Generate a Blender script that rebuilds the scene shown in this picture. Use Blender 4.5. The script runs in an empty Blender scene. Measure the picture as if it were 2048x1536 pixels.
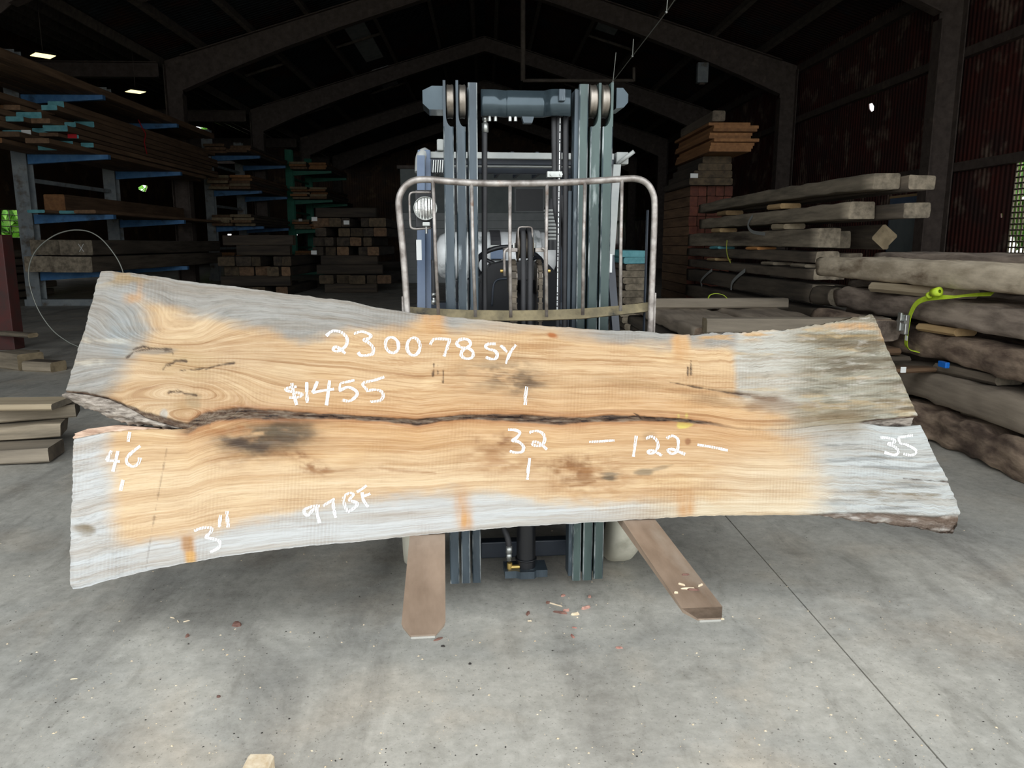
import bpy, bmesh, math, random
import numpy as np
from mathutils import Vector, Matrix, noise

random.seed(7)
scene = bpy.context.scene
COL = scene.collection
R = math.radians

# ------------------------------------------------------------------ camera
FPX = 1539.0                                  # focal length in pixels of the 2048 px wide frame
PITCH = R(10.35)
EYE = Vector((0.0, 0.0, 1.5))
cam_data = bpy.data.cameras.new('camera')
cam_data.sensor_width = 36.0
cam_data.lens = 36.0 * FPX / 2048.0
cam_data.clip_start = 0.05
cam_data.clip_end = 400
cam = bpy.data.objects.new('camera', cam_data)
COL.objects.link(cam)
cam.location = EYE
cam.rotation_euler = (R(90) - PITCH, 0, 0)
scene.camera = cam

# ------------------------------------------------------------------ world (overcast sky) and exposure
world = bpy.data.worlds.new('overcast_sky')
scene.world = world
world.use_nodes = True
wn = world.node_tree
bgn = wn.nodes['Background']
bgn.inputs['Color'].default_value = (0.93, 0.97, 1.0, 1)
bgn.inputs['Strength'].default_value = 3.15
world.cycles.sampling_method = 'MANUAL'
world.cycles.sample_map_resolution = 256
vs = scene.view_settings
vs.view_transform = 'Standard'
vs.look = 'None'
vs.exposure = 0.0
vs.gamma = 1.0
vs.use_curve_mapping = False
scene.cycles.use_denoising = True
scene.cycles.max_bounces = 8
scene.cycles.diffuse_bounces = 5
scene.cycles.transparent_max_bounces = 12
scene.cycles.sample_clamp_indirect = 6.0

BANG = R(1.9)                                 # the building's axis against the camera's heading
BR = Matrix.Rotation(BANG, 4, 'Z')
DOOR_BY, DOOR_X0, DOOR_X1, DOOR_H = 0.55, -9.6, 9.6, 6.4

pl = bpy.data.lights.new('door_portal', 'AREA')   # sampling portal in the open doorway, emits nothing itself
pl.shape = 'RECTANGLE'
pl.size = DOOR_X1 - DOOR_X0
pl.size_y = DOOR_H
pl.cycles.is_portal = True
po = bpy.data.objects.new('door_portal', pl)
COL.objects.link(po)
po.matrix_world = BR @ Matrix.Translation((0.5 * (DOOR_X0 + DOOR_X1), DOOR_BY - 0.02, DOOR_H / 2)) @ Matrix.Rotation(R(90), 4, 'X')


# ------------------------------------------------------------------ picture geometry helpers
def ray(u, v):
    a = (u - 1024.0) / FPX
    b = -(v - 768.0) / FPX
    c, s = math.cos(PITCH), math.sin(PITCH)
    return Vector((a, c + b * s, -s + b * c))


def at_y(u, v, y):
    d = ray(u, v)
    return EYE + d * (y / d.y)


def at_z(u, v, z):
    d = ray(u, v)
    return EYE + d * ((z - EYE.z) / d.z)


BINV = BR.inverted()


def b_at_y(u, v, by):                         # point of the building frame at depth by
    d = BINV @ ray(u, v)
    return EYE + d * (by / d.y)


def b_at_x(u, v, bx):
    d = BINV @ ray(u, v)
    return EYE + d * (bx / d.x)


def b_at_z(u, v, z):
    d = BINV @ ray(u, v)
    return EYE + d * ((z - EYE.z) / d.z)


# ------------------------------------------------------------------ colours and materials
def lin(c):
    c = c / 255.0
    return c / 12.92 if c <= 0.04045 else ((c + 0.055) / 1.055) ** 2.4


def rgb(r, g, b, k=1.0):
    return (lin(r) * k, lin(g) * k, lin(b) * k, 1.0)


MATS = {}


def mat(name, c1, c2=None, rough=0.7, metal=0.0, scale=6.0, stretch=(1, 1, 1), detail=6.0, lo=0.35, hi=0.65,
        bump=0.0, bscale=None, rnd=0.0, c3=None, s3=1.5, lo3=0.55, hi3=0.7, spec=0.5, coords='Object', wave=None,
        rough2=None, coat=0.0):
    m = bpy.data.materials.new(name)
    m.use_nodes = True
    nt = m.node_tree
    N, L = nt.nodes, nt.links
    bs = N['Principled BSDF']
    bs.inputs['Roughness'].default_value = rough
    bs.inputs['Metallic'].default_value = metal
    bs.inputs['Specular IOR Level'].default_value = spec
    bs.inputs['Coat Weight'].default_value = coat
    tc = N.new('ShaderNodeTexCoord')
    mp = N.new('ShaderNodeMapping')
    mp.inputs['Scale'].default_value = stretch
    L.new(tc.outputs[coords], mp.inputs['Vector'])
    vec = mp.outputs['Vector']
    oi = None
    if rnd:
        oi = N.new('ShaderNodeObjectInfo')
        ad = N.new('ShaderNodeVectorMath')
        ad.operation = 'MULTIPLY_ADD'
        ad.inputs[1].default_value = (1, 1, 1)
        sc = N.new('ShaderNodeMath'); sc.operation = 'MULTIPLY'; sc.inputs[1].default_value = 37.0
        L.new(oi.outputs['Random'], sc.inputs[0])
        L.new(mp.outputs['Vector'], ad.inputs[0])
        L.new(sc.outputs[0], ad.inputs[2])
        vec = ad.outputs[0]
    n1 = N.new('ShaderNodeTexNoise')
    n1.inputs['Scale'].default_value = scale
    n1.inputs['Detail'].default_value = detail
    n1.inputs['Roughness'].default_value = 0.62
    L.new(vec, n1.inputs['Vector'])
    col = None
    if c2 is None:
        rg = N.new('ShaderNodeRGB'); rg.outputs[0].default_value = c1
        col = rg.outputs[0]
    else:
        r1 = N.new('ShaderNodeValToRGB')
        r1.color_ramp.elements[0].position = lo
        r1.color_ramp.elements[0].color = c1
        r1.color_ramp.elements[1].position = hi
        r1.color_ramp.elements[1].color = c2
        L.new(n1.outputs['Fac'], r1.inputs['Fac'])
        col = r1.outputs['Color']
    if c3 is not None:
        n3 = N.new('ShaderNodeTexNoise')
        n3.inputs['Scale'].default_value = s3
        n3.inputs['Detail'].default_value = 7.0
        n3.inputs['Roughness'].default_value = 0.6
        L.new(vec, n3.inputs['Vector'])
        mr = N.new('ShaderNodeMapRange')
        mr.inputs['From Min'].default_value = lo3
        mr.inputs['From Max'].default_value = hi3
        L.new(n3.outputs['Fac'], mr.inputs['Value'])
        mx = N.new('ShaderNodeMix'); mx.data_type = 'RGBA'
        L.new(mr.outputs[0], mx.inputs['Factor'])
        L.new(col, mx.inputs['A'])
        mx.inputs['B'].default_value = c3
        col = mx.outputs['Result']
    if rnd:
        hs = N.new('ShaderNodeHueSaturation')
        m2 = N.new('ShaderNodeMapRange')
        m2.inputs['To Min'].default_value = 1 - rnd
        m2.inputs['To Max'].default_value = 1 + rnd
        L.new(oi.outputs['Random'], m2.inputs['Value'])
        L.new(m2.outputs[0], hs.inputs['Value'])
        L.new(col, hs.inputs['Color'])
        col = hs.outputs['Color']
    L.new(col, bs.inputs['Base Color'])
    if rough2 is not None:
        mr2 = N.new('ShaderNodeMapRange')
        mr2.inputs['From Min'].default_value = 0.3
        mr2.inputs['From Max'].default_value = 0.7
        mr2.inputs['To Min'].default_value = rough
        mr2.inputs['To Max'].default_value = rough2
        L.new(n1.outputs['Fac'], mr2.inputs['Value'])
        L.new(mr2.outputs[0], bs.inputs['Roughness'])
    hgt = None
    if wave:
        axis, wscale, wstr = wave
        wv = N.new('ShaderNodeTexWave')
        wv.wave_type = 'BANDS'
        wv.bands_direction = axis
        wv.inputs['Scale'].default_value = wscale
        L.new(tc.outputs[coords], wv.inputs['Vector'])
        b0 = N.new('ShaderNodeBump')
        b0.inputs['Strength'].default_value = 1.0
        b0.inputs['Distance'].default_value = wstr
        L.new(wv.outputs['Fac'], b0.inputs['Height'])
        hgt = b0.outputs['Normal']
    if bump:
        nb = n1
        if bscale:
            nb = N.new('ShaderNodeTexNoise')
            nb.inputs['Scale'].default_value = bscale
            nb.inputs['Detail'].default_value = 8.0
            L.new(vec, nb.inputs['Vector'])
        bp = N.new('ShaderNodeBump')
        bp.inputs['Strength'].default_value = 1.0
        bp.inputs['Distance'].default_value = bump
        L.new(nb.outputs['Fac'], bp.inputs['Height'])
        if hgt:
            L.new(hgt, bp.inputs['Normal'])
        hgt = bp.outputs['Normal']
    if hgt:
        L.new(hgt, bs.inputs['Normal'])
    MATS[name] = m
    return m


def emit(name, c, strength):
    m = bpy.data.materials.new(name)
    m.use_nodes = True
    bs = m.node_tree.nodes['Principled BSDF']
    bs.inputs['Base Color'].default_value = c
    bs.inputs['Emission Color'].default_value = c
    bs.inputs['Emission Strength'].default_value = strength
    MATS[name] = m
    return m


GR = (1, 0.09, 1)                              # wood grain runs along local y
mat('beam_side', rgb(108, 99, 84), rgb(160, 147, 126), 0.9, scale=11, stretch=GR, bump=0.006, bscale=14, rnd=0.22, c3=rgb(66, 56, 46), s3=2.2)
mat('beam_end', rgb(122, 108, 84), rgb(150, 134, 106), 0.9, scale=9, bump=0.003, rnd=0.2, c3=rgb(86, 74, 58), s3=5)
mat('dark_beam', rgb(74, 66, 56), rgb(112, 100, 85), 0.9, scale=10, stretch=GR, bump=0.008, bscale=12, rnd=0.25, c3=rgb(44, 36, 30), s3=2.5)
mat('bark_log', rgb(96, 78, 66), rgb(172, 150, 128), 0.95, scale=9, stretch=(1, 0.35, 1), bump=0.03, bscale=9, rnd=0.15, c3=rgb(66, 52, 44), s3=5.5, lo3=0.48)
mat('near_log', rgb(112, 99, 88), rgb(170, 154, 138), 0.9, scale=10, stretch=(1, .2, 1), bump=0.012, bscale=12, rnd=0.1, c3=rgb(74, 62, 54), s3=4.5, lo3=.5)
mat('near_slab', rgb(176, 160, 136), rgb(222, 206, 180), 0.9, scale=11, stretch=(1, .3, 1), bump=0.006, bscale=16, rnd=0.06, c3=rgb(112, 92, 70), s3=5, lo3=.54)
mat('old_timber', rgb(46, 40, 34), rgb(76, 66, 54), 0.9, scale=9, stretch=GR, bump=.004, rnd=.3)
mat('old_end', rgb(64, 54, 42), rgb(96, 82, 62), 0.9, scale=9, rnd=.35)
mat('log_top', rgb(124, 112, 98), rgb(164, 150, 132), 0.9, scale=10, stretch=GR, bump=0.006, rnd=0.12, c3=rgb(72, 62, 52), s3=2.0)
mat('pale_plank', rgb(158, 142, 116), rgb(186, 170, 142), 0.85, scale=9, stretch=GR, bump=0.003, rnd=0.1, c3=rgb(120, 104, 82), s3=3.0)
mat('grey_plank', rgb(112, 103, 90), rgb(146, 135, 118), 0.88, scale=10, stretch=GR, bump=0.004, rnd=0.12, c3=rgb(96, 86, 72), s3=2.2)
mat('sticker', rgb(150, 122, 84), rgb(178, 150, 108), 0.85, scale=12, stretch=GR, bump=0.002, rnd=0.25)
mat('orange_board', rgb(128, 88, 54), rgb(158, 112, 70), 0.8, scale=10, stretch=GR, bump=0.003, rnd=0.25)
mat('brown_board', rgb(92, 70, 50), rgb(128, 100, 74), 0.85, scale=10, stretch=GR, bump=0.003, rnd=0.28)
mat('teal_paint', rgb(84, 150, 158), rgb(112, 178, 184), 0.6, scale=8, bump=0.002, rnd=0.15)
mat('red_lumber', rgb(84, 46, 36), rgb(110, 62, 46), 0.85, scale=10, bump=0.003, rnd=0.25)
mat('orange_cut', rgb(206, 140, 78), rgb(222, 162, 100), 0.8, scale=14, rnd=0.1)
mat('white_tag', rgb(228, 230, 226), None, 0.6)
mat('blue_tag', rgb(24, 112, 208), None, 0.4)
mat('red_tag', rgb(190, 30, 40), None, 0.5)
mat('rack_blue', rgb(62, 110, 158), rgb(84, 132, 176), 0.5, scale=5, rnd=0.08, c3=rgb(52, 72, 92), s3=3)
mat('rack_grey', rgb(126, 134, 138), rgb(150, 156, 156), 0.55, scale=5, rnd=0.08, c3=rgb(96, 84, 70), s3=3)
mat('rack_green', rgb(24, 104, 82), rgb(36, 124, 98), 0.5, scale=5, rnd=0.08)
mat('steel_dark', rgb(74, 64, 58), rgb(98, 86, 78), 0.65, scale=5, c3=rgb(120, 104, 92), s3=2.2, lo3=0.6, hi3=0.75)
mat('steel_red', rgb(92, 44, 40), rgb(70, 50, 46), 0.6, scale=4)
mat('purlin_wood', rgb(84, 76, 68), rgb(110, 100, 90), 0.85, scale=6, rnd=0.15)
mat('roof_sheet', rgb(34, 40, 44), rgb(48, 56, 62), 0.6, scale=1.2, c3=rgb(70, 36, 28), s3=0.5, lo3=0.5, hi3=0.62, wave=('Y', 1.6, 0.02))
mat('roof_sheet_rust', rgb(70, 34, 26), rgb(46, 36, 34), 0.75, scale=1.0, c3=rgb(36, 42, 48), s3=0.45, lo3=0.52, hi3=0.6, wave=('Y', 1.6, 0.02))
mat('wall_sheet', rgb(88, 40, 32), rgb(64, 42, 38), 0.7, scale=1.1, c3=rgb(140, 122, 106), s3=1.3, lo3=0.54, hi3=0.72, wave=('Y', 2.0, 0.02), bump=0.004, bscale=30)
mat('wall_sheet_brown', rgb(100, 72, 50), rgb(70, 54, 44), 0.7, scale=1.1, c3=rgb(130, 104, 76), s3=1.0, wave=('X', 1.6, 0.02))
mat('skylight_sheet', rgb(150, 158, 158), rgb(176, 182, 180), 0.5, scale=3)
mat('office_panel', rgb(168, 174, 174), rgb(182, 186, 186), 0.6, scale=3, wave=('Z', 1.5, 0.006))
mat('office_grey', rgb(120, 128, 128), rgb(132, 140, 138), 0.6, scale=3)
mat('mast_paint', rgb(30, 38, 44), rgb(84, 97, 106), 0.34, metal=0.15, scale=7, stretch=(1, 1, 0.2), lo=.3, hi=.75, c3=rgb(150, 160, 164), s3=16, lo3=0.62, hi3=0.72, bump=0.0008, bscale=40, rough2=0.5)
mat('mast_green', rgb(36, 48, 48), rgb(84, 102, 98), 0.36, metal=0.15, scale=7, stretch=(1, 1, 0.2), lo=.3, hi=.75, c3=rgb(150, 160, 158), s3=16, lo3=0.63, hi3=0.73, bump=0.0008, bscale=40, rough2=0.5)
mat('worn_paint', rgb(60, 72, 78), rgb(190, 196, 196), 0.45, metal=0.3, scale=14, stretch=(1, 1, .35), lo=.45, hi=.62)
mat('mast_gloss', rgb(56, 68, 74), rgb(66, 78, 84), 0.18, metal=0.45, scale=7)
mat('steel_roller', rgb(120, 112, 102), rgb(176, 168, 158), 0.32, metal=0.9, scale=8, rough2=0.5)
mat('bar_steel', rgb(112, 104, 98), rgb(176, 170, 164), 0.45, metal=0.55, scale=18, c3=rgb(120, 88, 66), s3=12, lo3=0.6, hi3=0.72, bump=0.0008, bscale=60)
mat('bar_dirty', rgb(92, 84, 64), rgb(134, 122, 92), 0.8, metal=0.1, scale=14, c3=rgb(40, 38, 34), s3=7, lo3=0.5, hi3=0.62, bump=0.002)
mat('fork_steel', rgb(124, 106, 90), rgb(172, 152, 134), 0.55, metal=0.2, scale=5, stretch=(1, 0.25, 1), c3=rgb(168, 158, 146), s3=4, lo3=0.56, hi3=0.75, bump=0.0012, bscale=30, rough2=0.62)
mat('fork_tip', rgb(96, 84, 74), rgb(140, 124, 110), 0.5, metal=0.4, scale=12, bump=0.001)
mat('bright_steel', rgb(226, 226, 222), None, 0.25, metal=0.9)
mat('black_rubber', rgb(38, 38, 40), rgb(52, 52, 54), 0.6, scale=10)
mat('black_plastic', rgb(20, 21, 24), rgb(28, 29, 32), 0.35, scale=8)
mat('body_dark', rgb(36, 42, 52), rgb(46, 54, 64), 0.4, scale=6)
mat('guard_blue', rgb(84, 100, 124), rgb(100, 116, 138), 0.4, scale=6)
mat('guard_pale', rgb(150, 154, 152), rgb(170, 172, 168), 0.45, scale=6)
mat('tank_grey', rgb(196, 200, 200), rgb(220, 222, 222), 0.45, scale=8, metal=0.15, c3=rgb(120, 126, 126), s3=9)
mat('chain_steel', rgb(64, 58, 50), rgb(112, 102, 88), 0.55, metal=0.5, scale=20)
mat('zinc', rgb(190, 192, 188), rgb(160, 162, 158), 0.35, metal=0.8, scale=14)
mat('brass', rgb(206, 176, 104), None, 0.35, metal=0.8)
mat('tire_cream', rgb(182, 178, 160), rgb(196, 192, 176), 0.8, scale=5, c3=rgb(160, 156, 140), s3=4)
mat('sticker_white', rgb(232, 234, 232), None, 0.5)
mat('strap_green', rgb(186, 216, 40), rgb(206, 232, 70), 0.55, scale=30)
mat('strap_grey', rgb(150, 152, 148), None, 0.6)
mat('strap_yellow', rgb(222, 226, 96), None, 0.6)
mat('wire', rgb(130, 132, 124), None, 0.5, metal=0.5)
mat('chip_pale', rgb(226, 212, 186), rgb(200, 176, 140), 0.8, scale=30)
mat('chip_red', rgb(138, 88, 78), rgb(186, 146, 130), 0.85, scale=30, rnd=0.2)
mat('chip_brown', rgb(88, 62, 54), rgb(126, 92, 80), 0.85, scale=30, rnd=0.2)
mat('chip_dark', rgb(48, 44, 40), None, 0.9)
mat('foliage', rgb(70, 128, 44), rgb(150, 200, 90), 0.8, scale=3, rnd=0.15)
mat('trunk', rgb(84, 70, 56), None, 0.9)
mat('grass', rgb(96, 140, 66), rgb(132, 168, 92), 0.9, scale=0.6)
mat('yard', rgb(176, 172, 160), rgb(190, 186, 176), 0.9, scale=1.0)
emit('lamp_glow', (1.0, 0.86, 0.42, 1), 1.9)


# ------------------------------------------------------------------ mesh builder
class MB:
    def __init__(self):
        self.v, self.f, self.s, self.m = [], [], [], []

    def add(self, vs, fs, smooth=False, mi=0):
        o = len(self.v)
        self.v += [tuple(p) for p in vs]
        for f in fs:
            self.f.append(tuple(o + i for i in f))
            self.s.append(smooth)
            self.m.append(mi)
        return self

    def box(self, x0, x1, y0, y1, z0, z1, b=0.0, mi=0):
        if b <= 0:
            vs = [(x, y, z) for z in (z0, z1) for y in (y0, y1) for x in (x0, x1)]
            return self.add(vs, [(0, 2, 3, 1), (4, 5, 7, 6), (0, 1, 5, 4), (2, 6, 7, 3), (0, 4, 6, 2), (1, 3, 7, 5)], False, mi)
        bm = bmesh.new()
        bmesh.ops.create_cube(bm, size=1)
        for q in bm.verts:
            q.co = Vector((x0 + (q.co.x + .5) * (x1 - x0), y0 + (q.co.y + .5) * (y1 - y0), z0 + (q.co.z + .5) * (z1 - z0)))
        bmesh.ops.bevel(bm, geom=bm.edges[:], offset=b, segments=2, affect='EDGES', profile=0.5)
        bm.verts.index_update()
        self.add([q.co for q in bm.verts], [[q.index for q in f.verts] for f in bm.faces], False, mi)
        bm.free()
        return self

    def prism(self, poly, axis, a0, a1, mi=0, smooth=False):
        n = len(poly)
        def pt(p, a):
            return {'x': (a, p[0], p[1]), 'y': (p[0], a, p[1]), 'z': (p[0], p[1], a)}[axis]
        vs = [pt(p, a0) for p in poly] + [pt(p, a1) for p in poly]
        self.add(vs, [tuple(range(n)), tuple(range(2 * n - 1, n - 1, -1))], False, mi)
        o = len(self.v) - 2 * n
        for i in range(n):
            j = (i + 1) % n
            self.f.append((o + i, o + n + i, o + n + j, o + j)); self.s.append(smooth); self.m.append(mi)
        return self

    def cyl(self, p0, p1, r0, r1=None, n=20, mi=0, caps=True):
        r1 = r0 if r1 is None else r1
        p0, p1 = Vector(p0), Vector(p1)
        d = (p1 - p0).normalized()
        a = d.orthogonal().normalized()
        b = d.cross(a)
        vs = []
        for p, r in ((p0, r0), (p1, r1)):
            for i in range(n):
                t = 2 * math.pi * i / n
                vs.append(p + (a * math.cos(t) + b * math.sin(t)) * r)
        self.add(vs, [(i, (i + 1) % n, n + (i + 1) % n, n + i) for i in range(n)], True, mi)
        if caps:
            self.add(vs, [tuple(range(n - 1, -1, -1)), tuple(range(n, 2 * n))], False, mi)
        return self

    def lathe(self, prof, p0, axis, n=28, mi=0):            # prof: (along, radius)
        p0 = Vector(p0); d = Vector(axis).normalized()
        a = d.orthogonal().normalized(); b = d.cross(a)
        vs, fs = [], []
        for h, r in prof:
            for i in range(n):
                t = 2 * math.pi * i / n
                vs.append(p0 + d * h + (a * math.cos(t) + b * math.sin(t)) * r)
        for k in range(len(prof) - 1):
            for i in range(n):
                j = (i + 1) % n
                fs.append((k * n + i, k * n + j, (k + 1) * n + j, (k + 1) * n + i))
        return self.add(vs, fs, True, mi)

    def tube(self, pts, r, n=8, mi=0, closed=False, flat=None):
        pts = [Vector(p) for p in pts]
        m = len(pts)
        vs, fs = [], []
        up = None
        for k in range(m):
            if closed:
                d = pts[(k + 1) % m] - pts[k - 1]
            else:
                d = pts[min(k + 1, m - 1)] - pts[max(k - 1, 0)]
            d.normalize()
            if up is None:
                up = d.orthogonal().normalized() if flat is None else Vector(flat)
            up = (up - d * up.dot(d)).normalized()
            s = d.cross(up)
            rr = r[k] if isinstance(r, (list, tuple)) else r
            for i in range(n):
                t = 2 * math.pi * (i + 0.5) / n
                vs.append(pts[k] + up * math.cos(t) * rr + s * math.sin(t) * rr)
        rng = m if closed else m - 1
        for k in range(rng):
            k2 = (k + 1) % m
            for i in range(n):
                j = (i + 1) % n
                fs.append((k * n + i, k2 * n + i, k2 * n + j, k * n + j))
        self.add(vs, fs, n > 5, mi)
        if not closed:
            o = len(self.v) - len(vs)
            self.f.append(tuple(o + i for i in range(n))); self.s.append(False); self.m.append(mi)
            self.f.append(tuple(o + (m - 1) * n + i for i in range(n - 1, -1, -1))); self.s.append(False); self.m.append(mi)
        return self

    def strip(self, pts, wdir, w, th, mi=0):                # flat band along pts: width w along wdir, thickness th
        pts = [Vector(p) for p in pts]
        wd = Vector(wdir)
        vs, fs = [], []
        m = len(pts)
        for k in range(m):
            d = (pts[min(k + 1, m - 1)] - pts[max(k - 1, 0)]).normalized()
            q = (wd - d * wd.dot(d)).normalized()
            nn = d.cross(q).normalized()
            for a, b in ((-1, -1), (1, -1), (1, 1), (-1, 1)):
                vs.append(pts[k] + q * a * w / 2 + nn * b * th / 2)
        for k in range(m - 1):
            for i in range(4):
                j = (i + 1) % 4
                fs.append((4 * k + i, 4 * k + j, 4 * k + 4 + j, 4 * k + 4 + i))
        fs.append((3, 2, 1, 0)); e = 4 * (m - 1); fs.append((e, e + 1, e + 2, e + 3))
        return self.add(vs, fs, False, mi)

    def build(self, name, mats, parent=None):
        me = bpy.data.meshes.new(name)
        me.from_pydata(self.v, [], self.f)
        if not isinstance(mats, (list, tuple)):
            mats = [mats]
        for x in mats:
            me.materials.append(MATS[x] if isinstance(x, str) else x)
        me.polygons.foreach_set('use_smooth', self.s)
        me.polygons.foreach_set('material_index', self.m)
        bm = bmesh.new(); bm.from_mesh(me)
        bmesh.ops.recalc_face_normals(bm, faces=bm.faces[:])
        bm.to_mesh(me); bm.free()
        me.update()
        o = bpy.data.objects.new(name, me)
        COL.objects.link(o)
        if parent:
            o.parent = parent
        return o


def tag(o, label, cat, group=None):
    o['label'] = label
    o['category'] = cat
    if group:
        o['group'] = group
    return o


def struct(o):
    o['kind'] = 'structure'
    return o


REG = []                                       # wood pieces with their boxes in the building frame


def inb(o):                                    # mesh written in building coordinates
    o.rotation_euler = (0, 0, BANG)
    return o


def empty(name, loc=(0, 0, 0), rz=0.0):
    o = bpy.data.objects.new(name, None)
    o.empty_display_size = 0.1
    o.location = loc
    o.rotation_euler = (0, 0, rz)
    COL.objects.link(o)
    return o


def smooth_path(pts, n=6):
    pts = [Vector(p) for p in pts]
    out = []
    for k in range(len(pts) - 1):
        p0 = pts[max(k - 1, 0)]; p1 = pts[k]; p2 = pts[k + 1]; p3 = pts[min(k + 2, len(pts) - 1)]
        for i in range(n):
            t = i / n
            out.append(0.5 * ((2 * p1) + (p2 - p0) * t + (2 * p0 - 5 * p1 + 4 * p2 - p3) * t * t + (3 * p1 - p0 - 3 * p2 + p3) * t ** 3))
    out.append(pts[-1])
    return out


SEEDN = [0]


def timber(name, label, cat, c, size, mats=('beam_side', 'beam_end'), yaw=0.0, tilt=0.0, roll=0.0, rough=0.008, seg=9, rnd=0.02,
           group=None, parent=None, freq=3.0, taper=0.0, world=False, bow=0.0):
    """One piece of wood lying along building y: c = centre (building frame), size = (across, along, high)."""
    SEEDN[0] += 1
    sd = Vector((SEEDN[0] * 7.13, SEEDN[0] * 3.7, SEEDN[0] * 1.9))
    w, l, h = size
    rd = min(rnd, w * .4, h * .4)
    prof = []
    for cx, cz, a0 in ((w / 2 - rd, h / 2 - rd, 0), (-w / 2 + rd, h / 2 - rd, 90), (-w / 2 + rd, -h / 2 + rd, 180), (w / 2 - rd, -h / 2 + rd, 270)):
        for a in ((0, 45, 90) if rough > 0.012 else (0, 90)):
            prof.append((cx + rd * math.cos(R(a0 + a)), cz + rd * math.sin(R(a0 + a))))
    if rough > 0.012:                          # extra points on the faces so that they can undulate
        ex = []
        for i in range(len(prof)):
            p, q = prof[i], prof[(i + 1) % len(prof)]
            ex.append(p)
            L_ = math.hypot(q[0] - p[0], q[1] - p[1])
            k = int(L_ / 0.09)
            for j in range(1, k + 1):
                t = j / (k + 1)
                ex.append((p[0] + (q[0] - p[0]) * t, p[1] + (q[1] - p[1]) * t))
        prof = ex
    n = len(prof)
    vs, fs = [], []
    for k in range(seg + 1):
        y = -l / 2 + l * k / seg
        sc = 1.0 - taper * k / seg
        bz = bow * (1 - (2 * k / seg - 1) ** 2)
        for x, z in prof:
            p = Vector((x * sc, y, z * sc))
            if rough:
                q = noise.noise_vector(p * freq + sd) * rough + noise.noise_vector(p * freq * 3.1 + sd) * rough * 0.5
                if k in (0, seg):
                    q.y *= 1.5
                p += q
                dn = -h / 2 + 0.0
                if p.z < dn:
                    p.z = dn
            p.z += bz
            vs.append(p)
    mb = MB()
    for k in range(seg):
        for i in range(n):
            j = (i + 1) % n
            fs.append((k * n + i, k * n + j, (k + 1) * n + j, (k + 1) * n + i))
    mb.add(vs, fs, rough > 0.012)
    mb.f.append(tuple(range(n))); mb.s.append(False); mb.m.append(1)
    mb.f.append(tuple(seg * n + i for i in range(n))); mb.s.append(False); mb.m.append(1)
    o = mb.build(name, mats)
    p = Vector(c)
    if not world:
        p = BR @ p
    o.location = p
    o.rotation_euler = (tilt, roll, yaw + (0 if world else BANG))
    if parent:
        o.parent = parent
        o.matrix_parent_inverse = parent.matrix_world.inverted()
    else:
        tag(o, label, cat, group)
    return o


ONE = ['first', 'second', 'third', 'fourth', 'fifth', 'sixth', 'seventh', 'eighth', 'ninth', 'tenth', 'eleventh', 'twelfth', 'thirteenth']


def stick_tag(u, v, m, w, h, label=None):
    """Paper tag stapled to the wood piece that the given sight line meets first (a part of that piece)."""
    d = BINV @ ray(u, v)
    best = None
    for (o, x0, x1, y0, y1, z0, z1) in REG:
        t = (y0 - EYE.y) / d.y
        p = EYE + d * t
        if x0 < p.x < x1 and z0 < p.z < z1 and (best is None or t < best[0]):
            best = (t, o, p, y0)
    if best is None:
        return None
    t, o, p, y0 = best
    q = BR @ Vector((p.x, y0 - .012, p.z))
    tg = MB().box(-w / 2, w / 2, -.003, .003, -h / 2, h / 2).build('paper_tag', m)
    tg.rotation_euler = (0, 0, BANG)
    tg.location = q
    bpy.context.view_layer.update()
    tg.parent = o
    tg.matrix_parent_inverse = o.matrix_world.inverted()
    if label:
        tg['label'] = label
    return tg


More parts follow.
